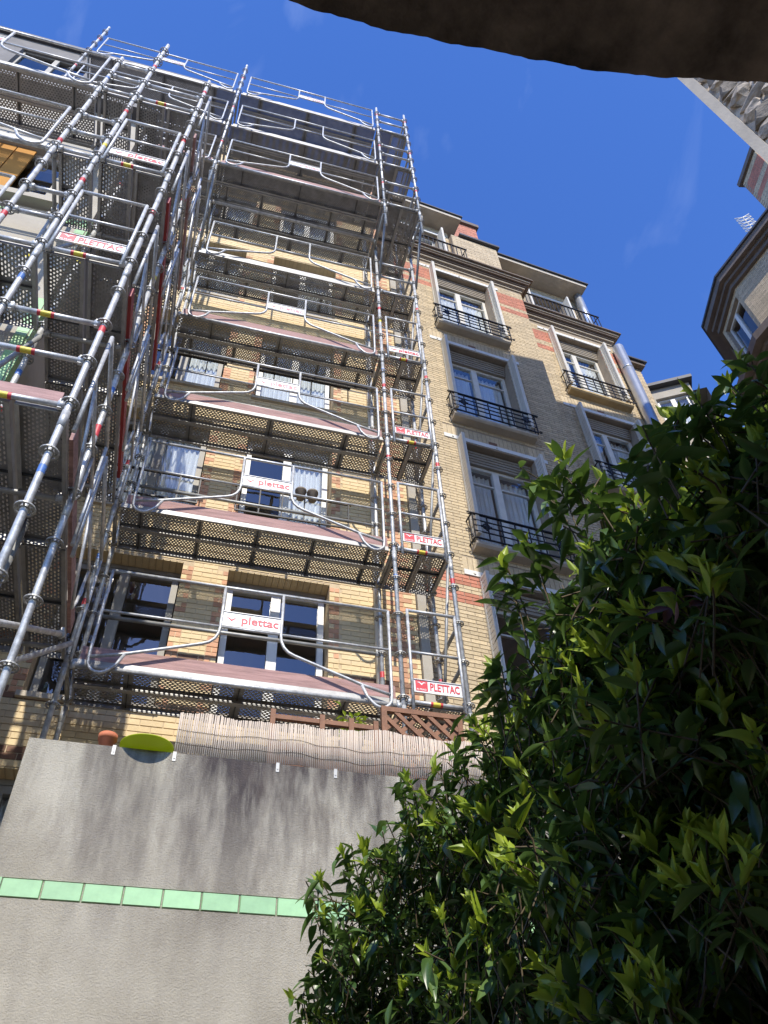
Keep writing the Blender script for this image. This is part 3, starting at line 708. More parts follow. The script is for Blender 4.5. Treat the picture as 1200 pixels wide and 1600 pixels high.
# television aerial on that roof
an = thing('roof_aerial', 'white multi-element television aerial on the roof of the angled bay house', 'aerial', (12.3, 5.95, 20.95))
mb = MB(); mb.tube([(0, 0, 0), (0, 0, 1.75)], 0.018, 8); build(mb, 'mast', 'galv_dull', an)
e1 = MB(); e1.tube([(-0.19, 0, 0.07), (0, 0, 0), (0.19, 0, 0.07)], 0.014, 6); e1.tube([(-0.19, 0, -0.05), (0, 0, 0), (0.19, 0, -0.05)], 0.012, 6); em = e1.mesh('element', ['plate_white'])
for i in range(8):
    ob = link('element', em, an, (0, 0, 0.60+i*0.165), (0, 0, R(-35)))
e2 = MB()
for i in range(7): e2.tube([(-0.22, -0.01, 0.22+0.06*i), (0.22, -0.01, 0.22+0.06*i)], 0.006, 5)
e2.tube([(-0.2, -0.01, 0.2), (-0.2, -0.01, 0.62)], 0.006, 5); e2.tube([(0.2, -0.01, 0.2), (0.2, -0.01, 0.62)], 0.006, 5)
build(e2, 'reflector', 'plate_white', an, None, (0, 0, R(-35)))

# glass roof behind the bush
gr = thing('glass_roof', 'glazed lean-to roof with white bars below the angled bay house', 'greenhouse', (10.2, 9.0, 0), R(-35))
gb = MB()
for i in range(7): gb.tube([(i*0.45, 0, 16.0), (i*0.45, 1.4, 17.5)], 0.025, 6)
gb.tube([(0, 0, 16.0), (2.7, 0, 16.0)], 0.03, 6); gb.tube([(0, 1.4, 17.5), (2.7, 1.4, 17.5)], 0.03, 6)
build(gb, 'glazing_bars', 'paint_white', gr)
for i in range(6):
    p_ = MB(); p_.quad((i*0.45+0.03, 0, 16.02), (i*0.45+0.42, 0, 16.02), (i*0.45+0.42, 1.4, 17.52), (i*0.45+0.03, 1.4, 17.52)); build(p_, 'pane', 'glass', gr)
boxobj('base_wall', -0.05, 2.75, 1.2, 1.4, 0, 15.95, 'render_cream', gr)

# ================================================================== rubble stone gable close on the right, throws the shade on the beige house
CX, CY = 2.67, 0.99; GTOP = 20.75
RUA = R(15); _c = Vector((CX, CY, 0))
ru = thing('rubble_gable', 'tall rubble stone gable wall with smooth cement corner strip under the dark soffit', 'wall', _c - Matrix.Rotation(RUA, 3, 'Z') @ _c, RUA)
body = MB(); body.box(CX, CX+6.5, -7.0, CY, 0, GTOP); body.box(CX+0.02, CX+0.82, -0.4, CY, GTOP+0.001, GTOP+1.35)
build(body, 'masonry_core', 'rubble_mortar', ru)
boxobj('corner_strip', CX-0.035, CX-0.001, CY-0.062, CY+0.0, 0, GTOP-0.1, 'stone_trim', ru)
random.seed(11)
stone_var = []
for k in range(10):
    bm = bmesh.new(); bmesh.ops.create_icosphere(bm, subdivisions=2, radius=0.5)
    for v in bm.verts:
        v.co *= random.uniform(0.75, 1.25)
    for _k in range(7):
        nrm = Vector((random.gauss(0, 1), random.gauss(0, 1), random.gauss(0, 1))).normalized(); dd_ = random.uniform(0.24, 0.40)
        for v in bm.verts:
            t_ = v.co.dot(nrm)
            if t_ > dd_: v.co -= nrm*(t_-dd_)
    me = bpy.data.meshes.new('stone'); bm.to_mesh(me); bm.free(); me.materials.append(MATS['rubble_dark']); stone_var.append(me)
ns_ = 0
z = 4.6
while z < 11.6:
    hh = random.uniform(0.06, 0.13); y = CY - 0.07
    while y > -0.30:
        ww = random.uniform(0.08, 0.24)
        if ns_ < 300 and random.random() < 0.93:
            o = link('stone', random.choice(stone_var), ru, (CX-0.002, y-ww/2, z+hh/2 + random.uniform(-0.02, 0.02)), (random.uniform(-0.35, 0.35), random.uniform(-0.2, 0.2), random.uniform(-0.3, 0.3)))
            o.scale = (random.uniform(0.06, 0.16), ww*1.35, hh*1.4); ns_ += 1
        y -= ww + random.uniform(0.012, 0.03)
    z += hh + random.uniform(0.012, 0.025)
random.seed(21)

# ================================================================== passage soffit over the camera
pc = thing('passage_porch', 'dark stained concrete soffit of the passage arching overhead', 'canopy', (0, 0, 0))
sb = MB(); random.seed(5)
edge = []
for i in range(401):
    x = -7.0 + i*0.145 if i < 40 else -1.2 + (i-40)*(CX-0.04+1.2)/360
    yb_ = 0.232 - 0.17*max(0, x)**2 - 0.004*max(0, -x)
    yb_ = max(yb_, -0.6)
    edge.append((x, yb_ + 0.0016*math.sin(x*19) + 0.0012*math.sin(x*67+1) + random.uniform(-0.0012, 0.0012)))
for i in range(400):
    (xa, ya), (xb, yb_) = edge[i], edge[i+1]
    sb.quad((xa, ya, 2.8), (xa, -4.0, 2.8), (xb, -4.0, 2.8), (xb, yb_, 2.8))
    sb.quad((xa, ya, 2.8), (xb, yb_, 2.8), (xb, yb_, 3.1), (xa, ya, 3.1))
    sb.quad((xa, ya, 3.1), (xb, yb_, 3.1), (xb, -4.0, 3.1), (xa, -4.0, 3.1))
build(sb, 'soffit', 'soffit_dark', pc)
boxobj('shade_wall', -7.0, CX-0.04, -0.95, -0.65, 3.102, 4.45, 'slab', pc)  # added unseen wall, its height set to shade the near side of the shrub
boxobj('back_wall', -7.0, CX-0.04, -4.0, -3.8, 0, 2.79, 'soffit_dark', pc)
boxobj('pier', -7.0, -6.6, -3.79, -0.2, 0, 2.79, 'slab', pc)

# ================================================================== terrace wall with mint tile band
TY, TZ = 4.48, 4.25
tw = thing('terrace_wall', 'rain-streaked grey rendered terrace wall with a band of mint green tiles', 'wall', (0, 0, 0))
BZ0, BZ1 = 3.362, 3.456
b_ = MB(); b_.box(-0.82, 6.0, TY, TY+0.22, 0, BZ0-0.003); b_.box(-0.82, 6.0, TY, TY+0.22, BZ1+0.003, TZ); b_.box(-0.82, 6.0, TY+0.006, TY+0.22, BZ0-0.003, BZ1+0.003)
build(b_, 'rendered_wall', 'stained_render', tw)
boxobj('side_wall', -0.82, -0.60, TY+0.221, 6.9, 0, TZ-0.03, 'stained_render', tw)
t_ = MB()
bv = 0.004
t_.poly([(bv, -0.006, bv), (0.194-bv, -0.006, bv), (0.194-bv, -0.006, BZ1-BZ0-bv), (bv, -0.006, BZ1-BZ0-bv)])
ou = [(0, 0.004, 0), (0.194, 0.004, 0), (0.194, 0.004, BZ1-BZ0), (0, 0.004, BZ1-BZ0)]; inn = [(bv, -0.006, bv), (0.194-bv, -0.006, bv), (0.194-bv, -0.006, BZ1-BZ0-bv), (bv, -0.006, BZ1-BZ0-bv)]
for i in range(4): t_.quad(ou[i], ou[(i+1) % 4], inn[(i+1) % 4], inn[i])
tme = t_.mesh('tile', ['mint_tile'])
x = -0.819 + 0.09
tp = MB(); tp.box(-0.818, -0.733, TY-0.006, TY+0.004, BZ0, BZ1); build(tp, 'tile', 'mint_tile', tw)
while x < 5.7: link('tile', tme, tw, (x - 0.0007 + 0.0, TY, BZ0)); x += 0.1998
# terrace floor
boxobj('terrace_floor', -0.59, 6.0, TY+0.221, 6.95, 3.55, 3.75, 'slab', tw)

# reed screen along the wall top
rs = thing('reed_screen', 'weathered split reed privacy screen standing on the terrace wall', 'screen', (0, 0, 0))
random.seed(3)
rm = MB(); xx = 0.0; k = 0
def ztop(x): return 4.535 + 0.016*math.sin(x*6.2+0.4) + 0.008*math.sin(x*11) + 0.022*x
while xx < 2.1:
    yy = TY + 0.02 + 0.018*math.sin(xx*7.0) + 0.008*math.sin(xx*23)
    zt = ztop(xx) + random.uniform(-0.003, 0.003)
    lean = random.uniform(-0.0025, 0.0025)
    rm.tube([(xx, yy, TZ+0.004), (xx+lean, yy+random.uniform(-0.003, 0.003), zt)], random.uniform(0.0050, 0.0056), 6)
    xx += 0.0125; k += 1
o = build(rm, 'reeds', 'cane', rs); o['kind'] = 'stuff'
for zz in (0.08, 0.17):
    w_ = MB(); w_.tube([(i*0.05, TY + 0.013 + 0.018*math.sin(i*0.05*7.0) + 0.008*math.sin(i*0.05*23), TZ+zz+0.004*math.sin(i)) for i in range(42)], 0.0016, 4)
    build(w_, 'binding_wire', 'wire', rs)
# fixing brackets on the wall top
for i, u in enumerate((-0.345, 0.003, 0.62, 0.98)):
    m_ = MB(); m_.box(-0.010, 0.010, -0.004, -0.0006, -0.055, 0.004); m_.box(-0.010, 0.010, -0.004, 0.03, 0.0045, 0.007); m_.tube([(0, -0.007, -0.035), (0, -0.003, -0.035)], 0.005, 8)
    lab = ['small metal clip beside the terracotta pot', 'small metal clip at the foot of the reed screen beside the lime saucer', 'small metal clip under the reed screen nearer the lime saucer', 'small metal clip under the reed screen nearer the trellis'][i]
    o = tag(build(m_, 'wall_clip', 'galv_dull', None, (u, TY, TZ)), lab, 'clip', 'metal clips along the wall top')
# terracotta pot
m_ = MB(); m_.lathe([(0.001, 0), (0.038, 0), (0.050, 0.075), (0.056, 0.077), (0.057, 0.108), (0.050, 0.108), (0.044, 0.09), (0.001, 0.085)], (0, 0, 0), 24)
tag(build(m_, 'flower_pot', 'terracotta', None, (-0.40, TY+0.07, TZ)), 'small terracotta flower pot on the end of the terrace wall', 'flower pot')
# lime saucer tilted over the wall edge
m_ = MB(); m_.lathe([(0.001, 0.0), (0.115, 0.0), (0.150, 0.030), (0.158, 0.030), (0.158, 0.036), (0.147, 0.036), (0.112, 0.008), (0.001, 0.008)], (0, 0, 0), 40)
tag(build(m_, 'plant_saucer', 'lime_plastic', None, (-0.165, TY+0.035, TZ+0.004), (R(3), 0, 0)), 'lime green plastic plant saucer overhanging the terrace wall', 'saucer')
# trellis panel and planter
tr = thing('wooden_trellis', 'brown wooden trellis panel with diagonal slats behind the reed screen', 'trellis', (0, 4.88, 0))
x0, x1, z0, z1 = 1.40, 2.02, 4.45, 5.035
for nm, (a, b, c, e) in (('post', (x0, x0+0.04, z0, z1)), ('post', (x1-0.04, x1, z0, z1))): boxobj(nm, a, b, -0.02, 0.02, c, e, 'trellis_wood', tr)
boxobj('rail', x0+0.04, x1-0.04, -0.019, 0.019, z1-0.04, z1-0.001, 'trellis_wood', tr); boxobj('rail', x0+0.04, x1-0.04, -0.019, 0.019, z0, z0+0.04, 'trellis_wood', tr)
def clipped(dirn, off, y):
    pts = []
    m_ = MB(); a = (x0+0.03, z0+0.03); W, H_ = x1-x0-0.06, z1-z0-0.06
    # line x = off + dirn*t, z = t
    ts = [t for t in [i*0.01 for i in range(0, 60)] if 0 <= off+dirn*t <= W and t <= H_]
    if len(ts) < 6: return
    t0, t1 = ts[0], ts[-1]; p = Vector((a[0]+off+dirn*t0, y, a[1]+t0)); q = Vector((a[0]+off+dirn*t1, y, a[1]+t1))
    d = (q-p).normalized(); n = Vector((-d.z, 0, d.x))*0.016; th = Vector((0, 0.007, 0))
    c = [p-n, p+n, q+n, q-n]; k = len(m_.v); m_.v += [tuple(v-th) for v in c] + [tuple(v+th) for v in c]
    for f in ((0,1,2,3),(7,6,5,4),(0,4,5,1),(1,5,6,2),(2,6,7,3),(3,7,4,0)): m_.f.append(tuple(k+i for i in f)); m_.mi.append(0); m_.sm.append(False)
    build(m_, 'slat', 'trellis_wood', tr)
for i in range(-5, 10): clipped(-1, i*0.125+0.1, -0.008)
for i in range(-6, 6): clipped(1, i*0.125, 0.009)
pl = thing('planter_box', 'low brown wooden planter box with rail beside the trellis', 'planter', (0, 4.9, 0))
for (a, b, c, e) in ((0.60, 1.36, 4.84, 4.875), (0.60, 1.36, 4.60, 4.66)): boxobj('rail', a, b, -0.015, 0.015, c, e, 'trellis_wood', pl)
for u in (0.60, 0.95, 1.16, 1.34): boxobj('post', u, u+0.035, -0.035, -0.016, 4.3, 4.90, 'trellis_wood', pl)
boxobj('box', 0.60, 1.36, 0.016, 0.24, 4.2, 4.60, 'trellis_wood', pl)

# ================================================================== scaffolds
def rosette_mesh():
    mb = MB(); n = 16
    def ringm(r0, r1, z0, z1):
        k = len(mb.v)
        for i in range(n):
            a = 2*math.pi*i/n; c, s = math.cos(a), math.sin(a)
            mb.v += [(r0*c, r0*s, z0), (r1*c, r1*s, z0), (r1*c, r1*s, z1), (r0*c, r0*s, z1)]
        for i in range(n):
            j = (i+1) % n; p, q = k+4*i, k+4*j
            for a, b in ((0, 1), (1, 2), (2, 3), (3, 0)): mb.f.append((p+a, p+b, q+b, q+a)); mb.mi.append(0); mb.sm.append(False)
    ringm(0.050, 0.061, -0.005, 0.005); ringm(0.0245, 0.033, -0.007, 0.007)
    for i in range(8):
        a = 2*math.pi*(i+0.5)/8; c, s = math.cos(a), math.sin(a)
        w = 0.005; p = [(0.032*c - w*s, 0.032*s + w*c), (0.032*c + w*s, 0.032*s - w*c), (0.0515*c + w*s, 0.0515*s - w*c), (0.0515*c - w*s, 0.0515*s + w*c)]
        k = len(mb.v); mb.v += [(x, y, -0.004) for x, y in p] + [(x, y, 0.004) for x, y in p]
        for f in ((0,1,2,3),(7,6,5,4),(0,4,5,1),(2,6,7,3)): mb.f.append(tuple(k+q for q in f)); mb.mi.append(0); mb.sm.append(False)
    return mb.mesh('rosette', ['galv_dull'])
ROS = rosette_mesh()
def band_mesh(m, h):
    mb = MB(); mb.tube([(0, 0, -h/2), (0, 0, h/2)], 0.0252, 10, cap=False); return mb.mesh('colour_band', [m])
BANDS = {'r': band_mesh('tape_red', 0.075), 'b': band_mesh('tape_blue', 0.07), 'y': band_mesh('sticker_yellow', 0.07), 'R': band_mesh('tape_red', 0.14)}
def standard(parent, x, y, z0, z1, zref=6.02, bands=(), r=0.0242, ros=True):
    mb = MB(); mb.tube([(0, 0, z0), (0, 0, z1)], r, 10)
    # sleeve joints
    zz = zref - 0.25
    while zz < z1:
        if zz > z0: mb.tube([(0, 0, zz), (0, 0, zz+0.16)], r+0.0035, 10)
        zz += 2.01
    o = build(mb, 'standard', 'galv', parent, (x, y, 0))
    if ros:
        z = zref - math.floor((zref-z0)/0.5025)*0.5025
        while z < z1-0.02:
            if z > 4.0 or y < 4: link('rosette', ROS, o, (0, 0, z), (0, 0, random.uniform(0, 0.4)))
            z += 0.5025
    for z, c in bands: link('colour_band', BANDS[c], o, (0, 0, z))
    return o
def ledger(parent, p, q, stickers=(), r=0.0215, m='galv'):
    mb = MB(); p, q = Vector(p), Vector(q); d = (q-p).normalized()
    mb.tube([p + d*0.045, q - d*0.045], r, 8)
    for e, s in ((p, 1), (q, -1)):
        c = e + d*s*0.052; mb.tube([c - d*0.014, c + d*0.030*1], 0.032, 8)
        mb.box(c.x-0.012, c.x+0.012, c.y-0.012, c.y+0.012, c.z-0.035, c.z+0.055)
    o = build(mb, 'ledger', m, parent)
    for t in stickers:
        c = p.lerp(q, t); sb_ = MB(); sb_.tube([c-d*0.036, c+d*0.036], r+0.0012, 8, cap=False); s_ = build(sb_, 'sticker', 'sticker_yellow', o)
        for e in (-0.048, 0.048):
            sb_ = MB(); sb_.tube([c+d*(e-0.012), c+d*(e+0.012)], r+0.0014, 8, cap=False); build(sb_, 'sticker_edge', 'tape_red', o)
    return o
PLANK_CACHE = {}
def plank_mesh(L_, perf, w=0.318):
    key = (round(L_, 3), perf, w)
    if key in PLANK_CACHE: return PLANK_CACHE[key]
    mb = MB(); hw, hl = w/2, L_/2; dpt = 0.062
    mb.quad((-hl, -hw, 0), (hl, -hw, 0), (hl, hw, 0), (-hl, hw, 0), 0)
    for s in (-1, 1):
        y0, y1 = s*hw, s*(hw-0.004)
        mb.box(-hl, hl, min(y0, y1), max(y0, y1), -dpt, -0.001, 1)
        y0, y1 = s*(hw-0.004), s*(hw-0.028); mb.box(-hl, hl, min(y0, y1), max(y0, y1), -dpt, -dpt+0.004, 1)
    for s in (-1, 1):
        x0, x1 = s*hl, s*(hl-0.004); mb.box(min(x0, x1), max(x0, x1), -hw+0.004, hw-0.004, -dpt, -0.001, 1)
    seg = {'perf_round': 0.62, 'perf_slot': 0.98, 'perf_fine': 1.02}[perf]
    k = math.ceil(-hl/seg)
    while k*seg < hl:
        if abs(k*seg) < hl-0.05: mb.box(k*seg-0.004, k*seg+0.004, -hw+0.004, hw-0.004, -0.022, -0.001, 2)
        k += 1
    me = mb.mesh('deck_plank', [perf, 'galv_flange', 'rib_dark']); PLANK_CACHE[key] = me; return me
def plank_x(parent, x0, x1, yc, z, perf): return link('deck_plank', plank_mesh(x1-x0, perf), parent, ((x0+x1)/2, yc, z))
def plank_y(parent, xc, y0, y1, z, perf): return link('deck_plank', plank_mesh(y1-y0, perf), parent, (xc, (y0+y1)/2, z), (0, 0, R(90)))
def toe(parent, x0, x1, y, z, m='toe_wood', h=0.15):
    b = MB(); b.box(x0, x1, y, y+0.028, z+0.006, z+h)
    return build(b, 'toe_board', m, parent)
def toe_y(parent, x, y0, y1, z, m='toe_red', h=0.15):
    b = MB(); b.box(x, x+0.028, y0, y1, z+0.006, z+h); return build(b, 'toe_board', m, parent)

def text_mesh(body, size, m, squash=1.0, bold=0.0, sx=1.0):
    cu = bpy.data.curves.new('txt', 'FONT'); cu.body = body; cu.size = size; cu.extrude = 0.0006; cu.offset = bold; cu.resolution_u = 3
    cu.align_x = 'LEFT'
    o = bpy.data.objects.new('txt', cu); COL.objects.link(o)
    bpy.context.view_layer.update()
    me = bpy.data.meshes.new_from_object(o.evaluated_get(bpy.context.evaluated_depsgraph_get()))
    bpy.data.objects.remove(o)
    for v in me.vertices: v.co.x *= sx
    me.materials.clear(); me.materials.append(MATS[m]); me.name = 'lettering'
    return me
TXT_LOW = text_mesh('plettac', 0.135, 'print_red', bold=0.003, sx=1.0)
TXT_FADED = text_mesh('plettac', 0.135, 'print_pink', bold=0.0025, sx=1.0)
TXT_UP = text_mesh('PLETTAC', 0.125, 'print_red', bold=0.003, sx=0.93)
def bird_mesh(w, h, m):
    mb = MB(); y = 0
    pts = [(-0.5, 0.30), (-0.20, 0.42), (0.0, 0.12), (0.20, 0.42), (0.5, 0.30), (0.22, 0.22), (0.0, -0.25), (-0.22, 0.22)]
    P = [(p[0]*w, 0.0, p[1]*h) for p in pts]
    mb.poly([P[0], P[7], P[1]]); mb.poly([P[1], P[7], P[6], P[2]]); mb.poly([P[2], P[6], P[5], P[3]]); mb.poly([P[3], P[5], P[4]])
    return mb.mesh('bird_mark', [m])
BIRD_RED = bird_mesh(0.15, 0.08, 'print_red'); BIRD_WHITE = bird_mesh(0.10, 0.055, 'plate_white')
TXT_TINY = text_mesh('ALTRAD', 0.026, 'plate_white', bold=0.0005)
def name_plate(parent, x0, x1, y, z0, z1, style, rot=None, faint=False):
    """plate facing -y with lettering and bird mark as sub-parts"""
    mb = MB(); mb.box(0, x1-x0, 0, 0.004, 0, z1-z0)
    mb.box(0, x1-x0, -0.010, 0.0, z1-z0-0.006, z1-z0); mb.box(0, x1-x0, -0.010, 0.0, 0, 0.006)
    o = build(mb, 'name_plate', 'plate_white', parent, (x0, y, z0), rot)
    W, H_ = x1-x0, z1-z0
    if style == 'low':
        tw_ = max(v.co.x for v in TXT_LOW.vertices); sx_ = W*0.655/tw_
        t = link('lettering', TXT_FADED if faint else TXT_LOW, o, (0.315*W, -0.003, H_*0.30), (R(90), 0, 0)); t.scale = (sx_, min(sx_, 1.15), 1)
        b = link('bird_mark', BIRD_RED, o, (0.085*W/0.56, -0.003, H_*0.45)); b.scale = (0.85, 1, 0.85)
    elif style == 'up':
        q = MB(); q.box(0.015, 0.135, -0.0028, -0.0005, 0.022, H_-0.014); build(q, 'red_mark', 'print_red', o)
        link('bird_mark', BIRD_WHITE, o, (0.075, -0.0045, H_*0.66))
        t = link('tiny_lettering', TXT_TINY, o, (0.022, -0.0035, 0.030), (R(90), 0, 0))
        t = link('lettering', TXT_UP, o, (0.155, -0.003, H_*0.26), (R(90), 0, 0)); s = (W-0.175)/max(v.co.x for v in TXT_UP.vertices); t.scale = (s, 0.95, 1)
    return o
def arcpts(c, r, a0, a1, n, ax):
    out = []
    for i in range(n+1):
        a = a0+(a1-a0)*i/n; out.append(Vector(c) + ax[0]*(r*math.cos(a)) + ax[1]*(r*math.sin(a)))
    return out
def guard(parent, origin, d, Lg, z, style='low', r=0.0155, m='galv', faint=False):
    """advanced guard rail: top rail, mid rails, name plate, bent diagonals with U ends. origin = left end, d = unit direction"""
    o3, d = Vector(origin), Vector(d); z += random.uniform(-0.012, 0.012)
    def P(s, h): v = o3 + d*s; return Vector((v.x, v.y, z+h))
    mb = MB(); c0, c1 = Lg/2-0.285, Lg/2+0.285
    mb.tube([P(0, 1.0), P(Lg, 1.0)], r, 8)
    mb.tube([P(0, 0.51), P(c0, 0.51)], r*0.8, 8); mb.tube([P(c1, 0.51), P(Lg, 0.51)], r*0.8, 8); mb.tube([P(c0, 0.51), P(c1, 0.51)], r*0.8, 8)
    for e, c, s in ((0, c0, 1), (Lg, c1, -1)):
        # end post with U-bend returning into the diagonal
        pts = [P(e, 1.0), P(e, 0.45), P(e, 0.02)]
        for i in range(1, 8):
            a = math.pi*i/9; pts.append(P(e + s*(0.105-0.105*math.cos(a)), -0.04-0.12*math.sin(a)))
        pts += [P(e+s*0.235, -0.06), P(e+s*0.285, 0.055)]
        mb.tube(pts, r, 8)
        # diagonal from the centre upright out to the end
        dg = [P(c, 1.0), P(c, 0.62), P(c, 0.50)]
        dg += [P(c-s*0.008, 0.43), P(c-s*0.035, 0.365), P(c-s*0.08, 0.315), P(c-s*0.14, 0.285), P(e+s*0.28, 0.06), P(e+s*0.01, -0.01)]
        mb.tube(dg, r, 8)
    g_ = build(mb, 'guard_rail', m, parent)
    if style:
        p = P(c0+0.012, 0.5); ang = math.atan2(d.y, d.x)
        name_plate(parent, p.x, p.x+0.546, p.y, z+0.525, z+0.70, style, (0, random.uniform(-0.012, 0.012), ang), faint)
    return g_
def end_guard(parent, x0, x1, y, z, style, r=0.0165):
    mb = MB()
    for x in (x0, x1): mb.tube([(x, y, z-0.15), (x, y, z+1.06)], r, 8)
    mb.tube([(x0, y, z+1.05), (x1, y, z+1.05)], r, 8); mb.tube([(x0, y, z+0.52), (x1, y, z+0.52)], r*0.85, 8)
    g_ = build(mb, 'end_guard', 'galv', parent)
    name_plate(parent, x0+0.018, x1-0.018, y+0.004, z+0.055, z+0.205, style)
    return g_

LV = [6.02 + 2.01*k for k in range(8)]     # 6.02 .. 20.09
XS0, XS1, XS2, XS3 = -4.02, -1.02, 1.97, 2.62
YF, YB, YC = 6.10, 6.76, 5.42
random.seed(31)
sc = thing('facade_scaffold', 'galvanised scaffold in front of the yellow brick house, with white name boards', 'scaffold', (0, 0, 0))
# standards: lower run on the terrace
standard(sc, XS1, YF, 3.76, 15.9, bands=[(z+0.6, 'r') for z in LV[:5]] + [(7.2, 'b')])
standard(sc, XS2, YF, 3.76, 15.9, bands=[(7.55, 'b'), (9.6, 'r'), (11.2, 'r'), (13.4, 'r'), (11.6, 'b'), (13.0, 'y')])
standard(sc, XS3, YF, 3.76, 15.9, bands=[(z+1.6, 'r') for z in LV[:5]])
for x in (XS1, XS2, XS3): standard(sc, x, YB, 3.76, 15.9, bands=[(6.75, 'r'), (10.8, 'r'), (14.6, 'R')] if x != XS1 else [])
# upper run, bracketed forward
for x in (XS0, XS1, XS2, XS3):
    standard(sc, x, YC, 15.1 if x != XS0 else 14.0, 21.5 if x > XS1 else 21.9, bands=[(z+0.9, 'r') for z in LV[5:8]])
    standard(sc, x, YB, 15.91 if x != XS0 else 14.0, 21.2, ros=False)
# brackets carrying the upper run
for x in (XS1, XS2, XS3):
    b_ = MB(); b_.tube([(x+0.03, YF, 14.4), (x+0.03, YC, 15.85)], 0.022, 8); b_.tube([(x-0.03, YF, 15.55), (x-0.03, YC, 15.55)], 0.022, 8); build(b_, 'bracket', 'galv_dull', sc)
PERF = ['perf_round', 'perf_slot', 'perf_fine']
for i, z in enumerate(LV):
    fwd = i >= 5
    y0 = YC if fwd else YF
    xs = [XS0, XS1, XS2] if fwd else [XS1, XS2]
    # transoms and ledgers
    for x in xs + [XS3]:
        ledger(sc, (x, y0, z-0.03), (x, YB, z-0.03), m='galv_dull')
    for a, b in list(zip(xs, xs[1:])):
        ledger(sc, (a, y0, z-0.09), (b, y0, z-0.09)) if i in (0, 3, 5) else None
        n = 4 if fwd else 2
        wy = (YB - y0 - 0.02) / n
        for k in range(n):
            if fwd: perf = ['perf_fine', 'perf_fine', 'perf_slot', 'perf_round'][k] if i > 5 else ['perf_fine', 'perf_round', 'perf_round', 'perf_slot'][k]
            else: perf = [('perf_slot', 'perf_slot'), ('perf_round', 'perf_round'), ('perf_slot', 'perf_slot'), ('perf_slot', 'perf_round'), ('perf_slot', 'perf_round')][i][k]
            plank_x(sc, a+0.05, b-0.05, y0 + 0.01 + wy*(k+0.5) + 0.012, z, perf)
        if i in (0, 1, 2, 3, 5): toe(sc, a+0.09, b-0.06, y0+0.035, z)
        else:
            t_ = toe(sc, a+0.09, b-0.06, y0+0.035, z, 'galv_flange', 0.10)
        gl = (b-0.12) - (a+0.17)
        guard(sc, (a+0.17, y0-0.045, 0), (1, 0, 0), gl, z, style='low' if i in (0, 1, 2, 3, 5, 7) else None, faint=i > 1)
        # wall-side handrails
        if i < 5: ledger(sc, (a, YB, z+1.0), (b, YB, z+1.0), m='galv_dull')
    if i == 5:
        for a, b in zip(xs[1:], xs[2:]): ledger(sc, (a, YF, z-0.12), (b, YF, z-0.12), r=0.030)
    # narrow end bay with planks running to the wall
    for k, xc in enumerate((XS2+0.175, XS3-0.165)):
        plank_y(sc, xc, y0+0.02, YB-0.01, z, ('perf_round', 'perf_slot')[k] if not fwd else ('perf_fine', 'perf_round')[k])
    ledger(sc, (XS2, y0, z-0.03), (XS3, y0, z-0.03), stickers=(0.5,) if i < 4 else ())
    if i in (0, 1, 2, 3): end_guard(sc, XS2+0.085, XS3-0.055, y0-0.045, z, 'up' if i < 3 else 'low')
    else:
        ledger(sc, (XS2, y0, z+0.5), (XS3, y0, z+0.5)); ledger(sc, (XS2, y0, z+1.0), (XS3, y0, z+1.0))
    # side rails at the open end
    ledger(sc, (XS3, y0, z+1.0), (XS3, YB, z+1.0), m='galv_dull'); ledger(sc, (XS3, y0, z+0.5), (XS3, YB, z+0.5), m='galv_dull')
# end diagonal braces
for i in (0, 1, 2, 3):
    z = LV[i]; b_ = MB(); b_.tube([(XS3-0.03, YB, z+0.1), (XS3-0.03, YF, z+1.85)], 0.018, 8); build(b_, 'brace', 'galv_dull', sc)

# ---- near scaffold round the wing
ws = thing('wing_scaffold', 'near galvanised scaffold wrapped round the plastered wing, with red toe boards', 'scaffold', (0, 0, 0))
YN = 3.42; XN1, XN2, XN3 = -1.03, -1.73, -2.13; YNB = 4.10
standard(ws, XN1, YN, 0.05, 13.3, bands=[(5.35, 'b'), (6.95, 'r'), (9.05, 'r'), (11.0, 'r'), (12.8, 'r')])
standard(ws, XN2, YN, 0.05, 14.4, bands=[(7.45, 'b'), (9.4, 'r'), (11.45, 'r'), (10.35, 'y'), (13.3, 'r')])
standard(ws, XN3, YN, 0.05, 13.3, bands=[(10.2, 'r'), (8.4, 'r'), (12.4, 'b')])
for x in (XN1+0.03, XN2):
    standard(ws, x, 4.26-0.06, 0.05, 13.0, bands=[(7.3, 'b'), (6.75, 'R'), (9.3, 'y'), (11.3, 'r')])
for x in (XN2, ): standard(ws, x, 5.9, 3.9, 13.0)
standard(ws, XN3, YNB, 0.05, 12.9, ros=False, bands=[(9.0, 'y')]); standard(ws, -5.2, YN, 0.05, 13.3)
ledger(ws, (-0.95, 5.2, 5.55), (-1.25, 3.1, 4.0))
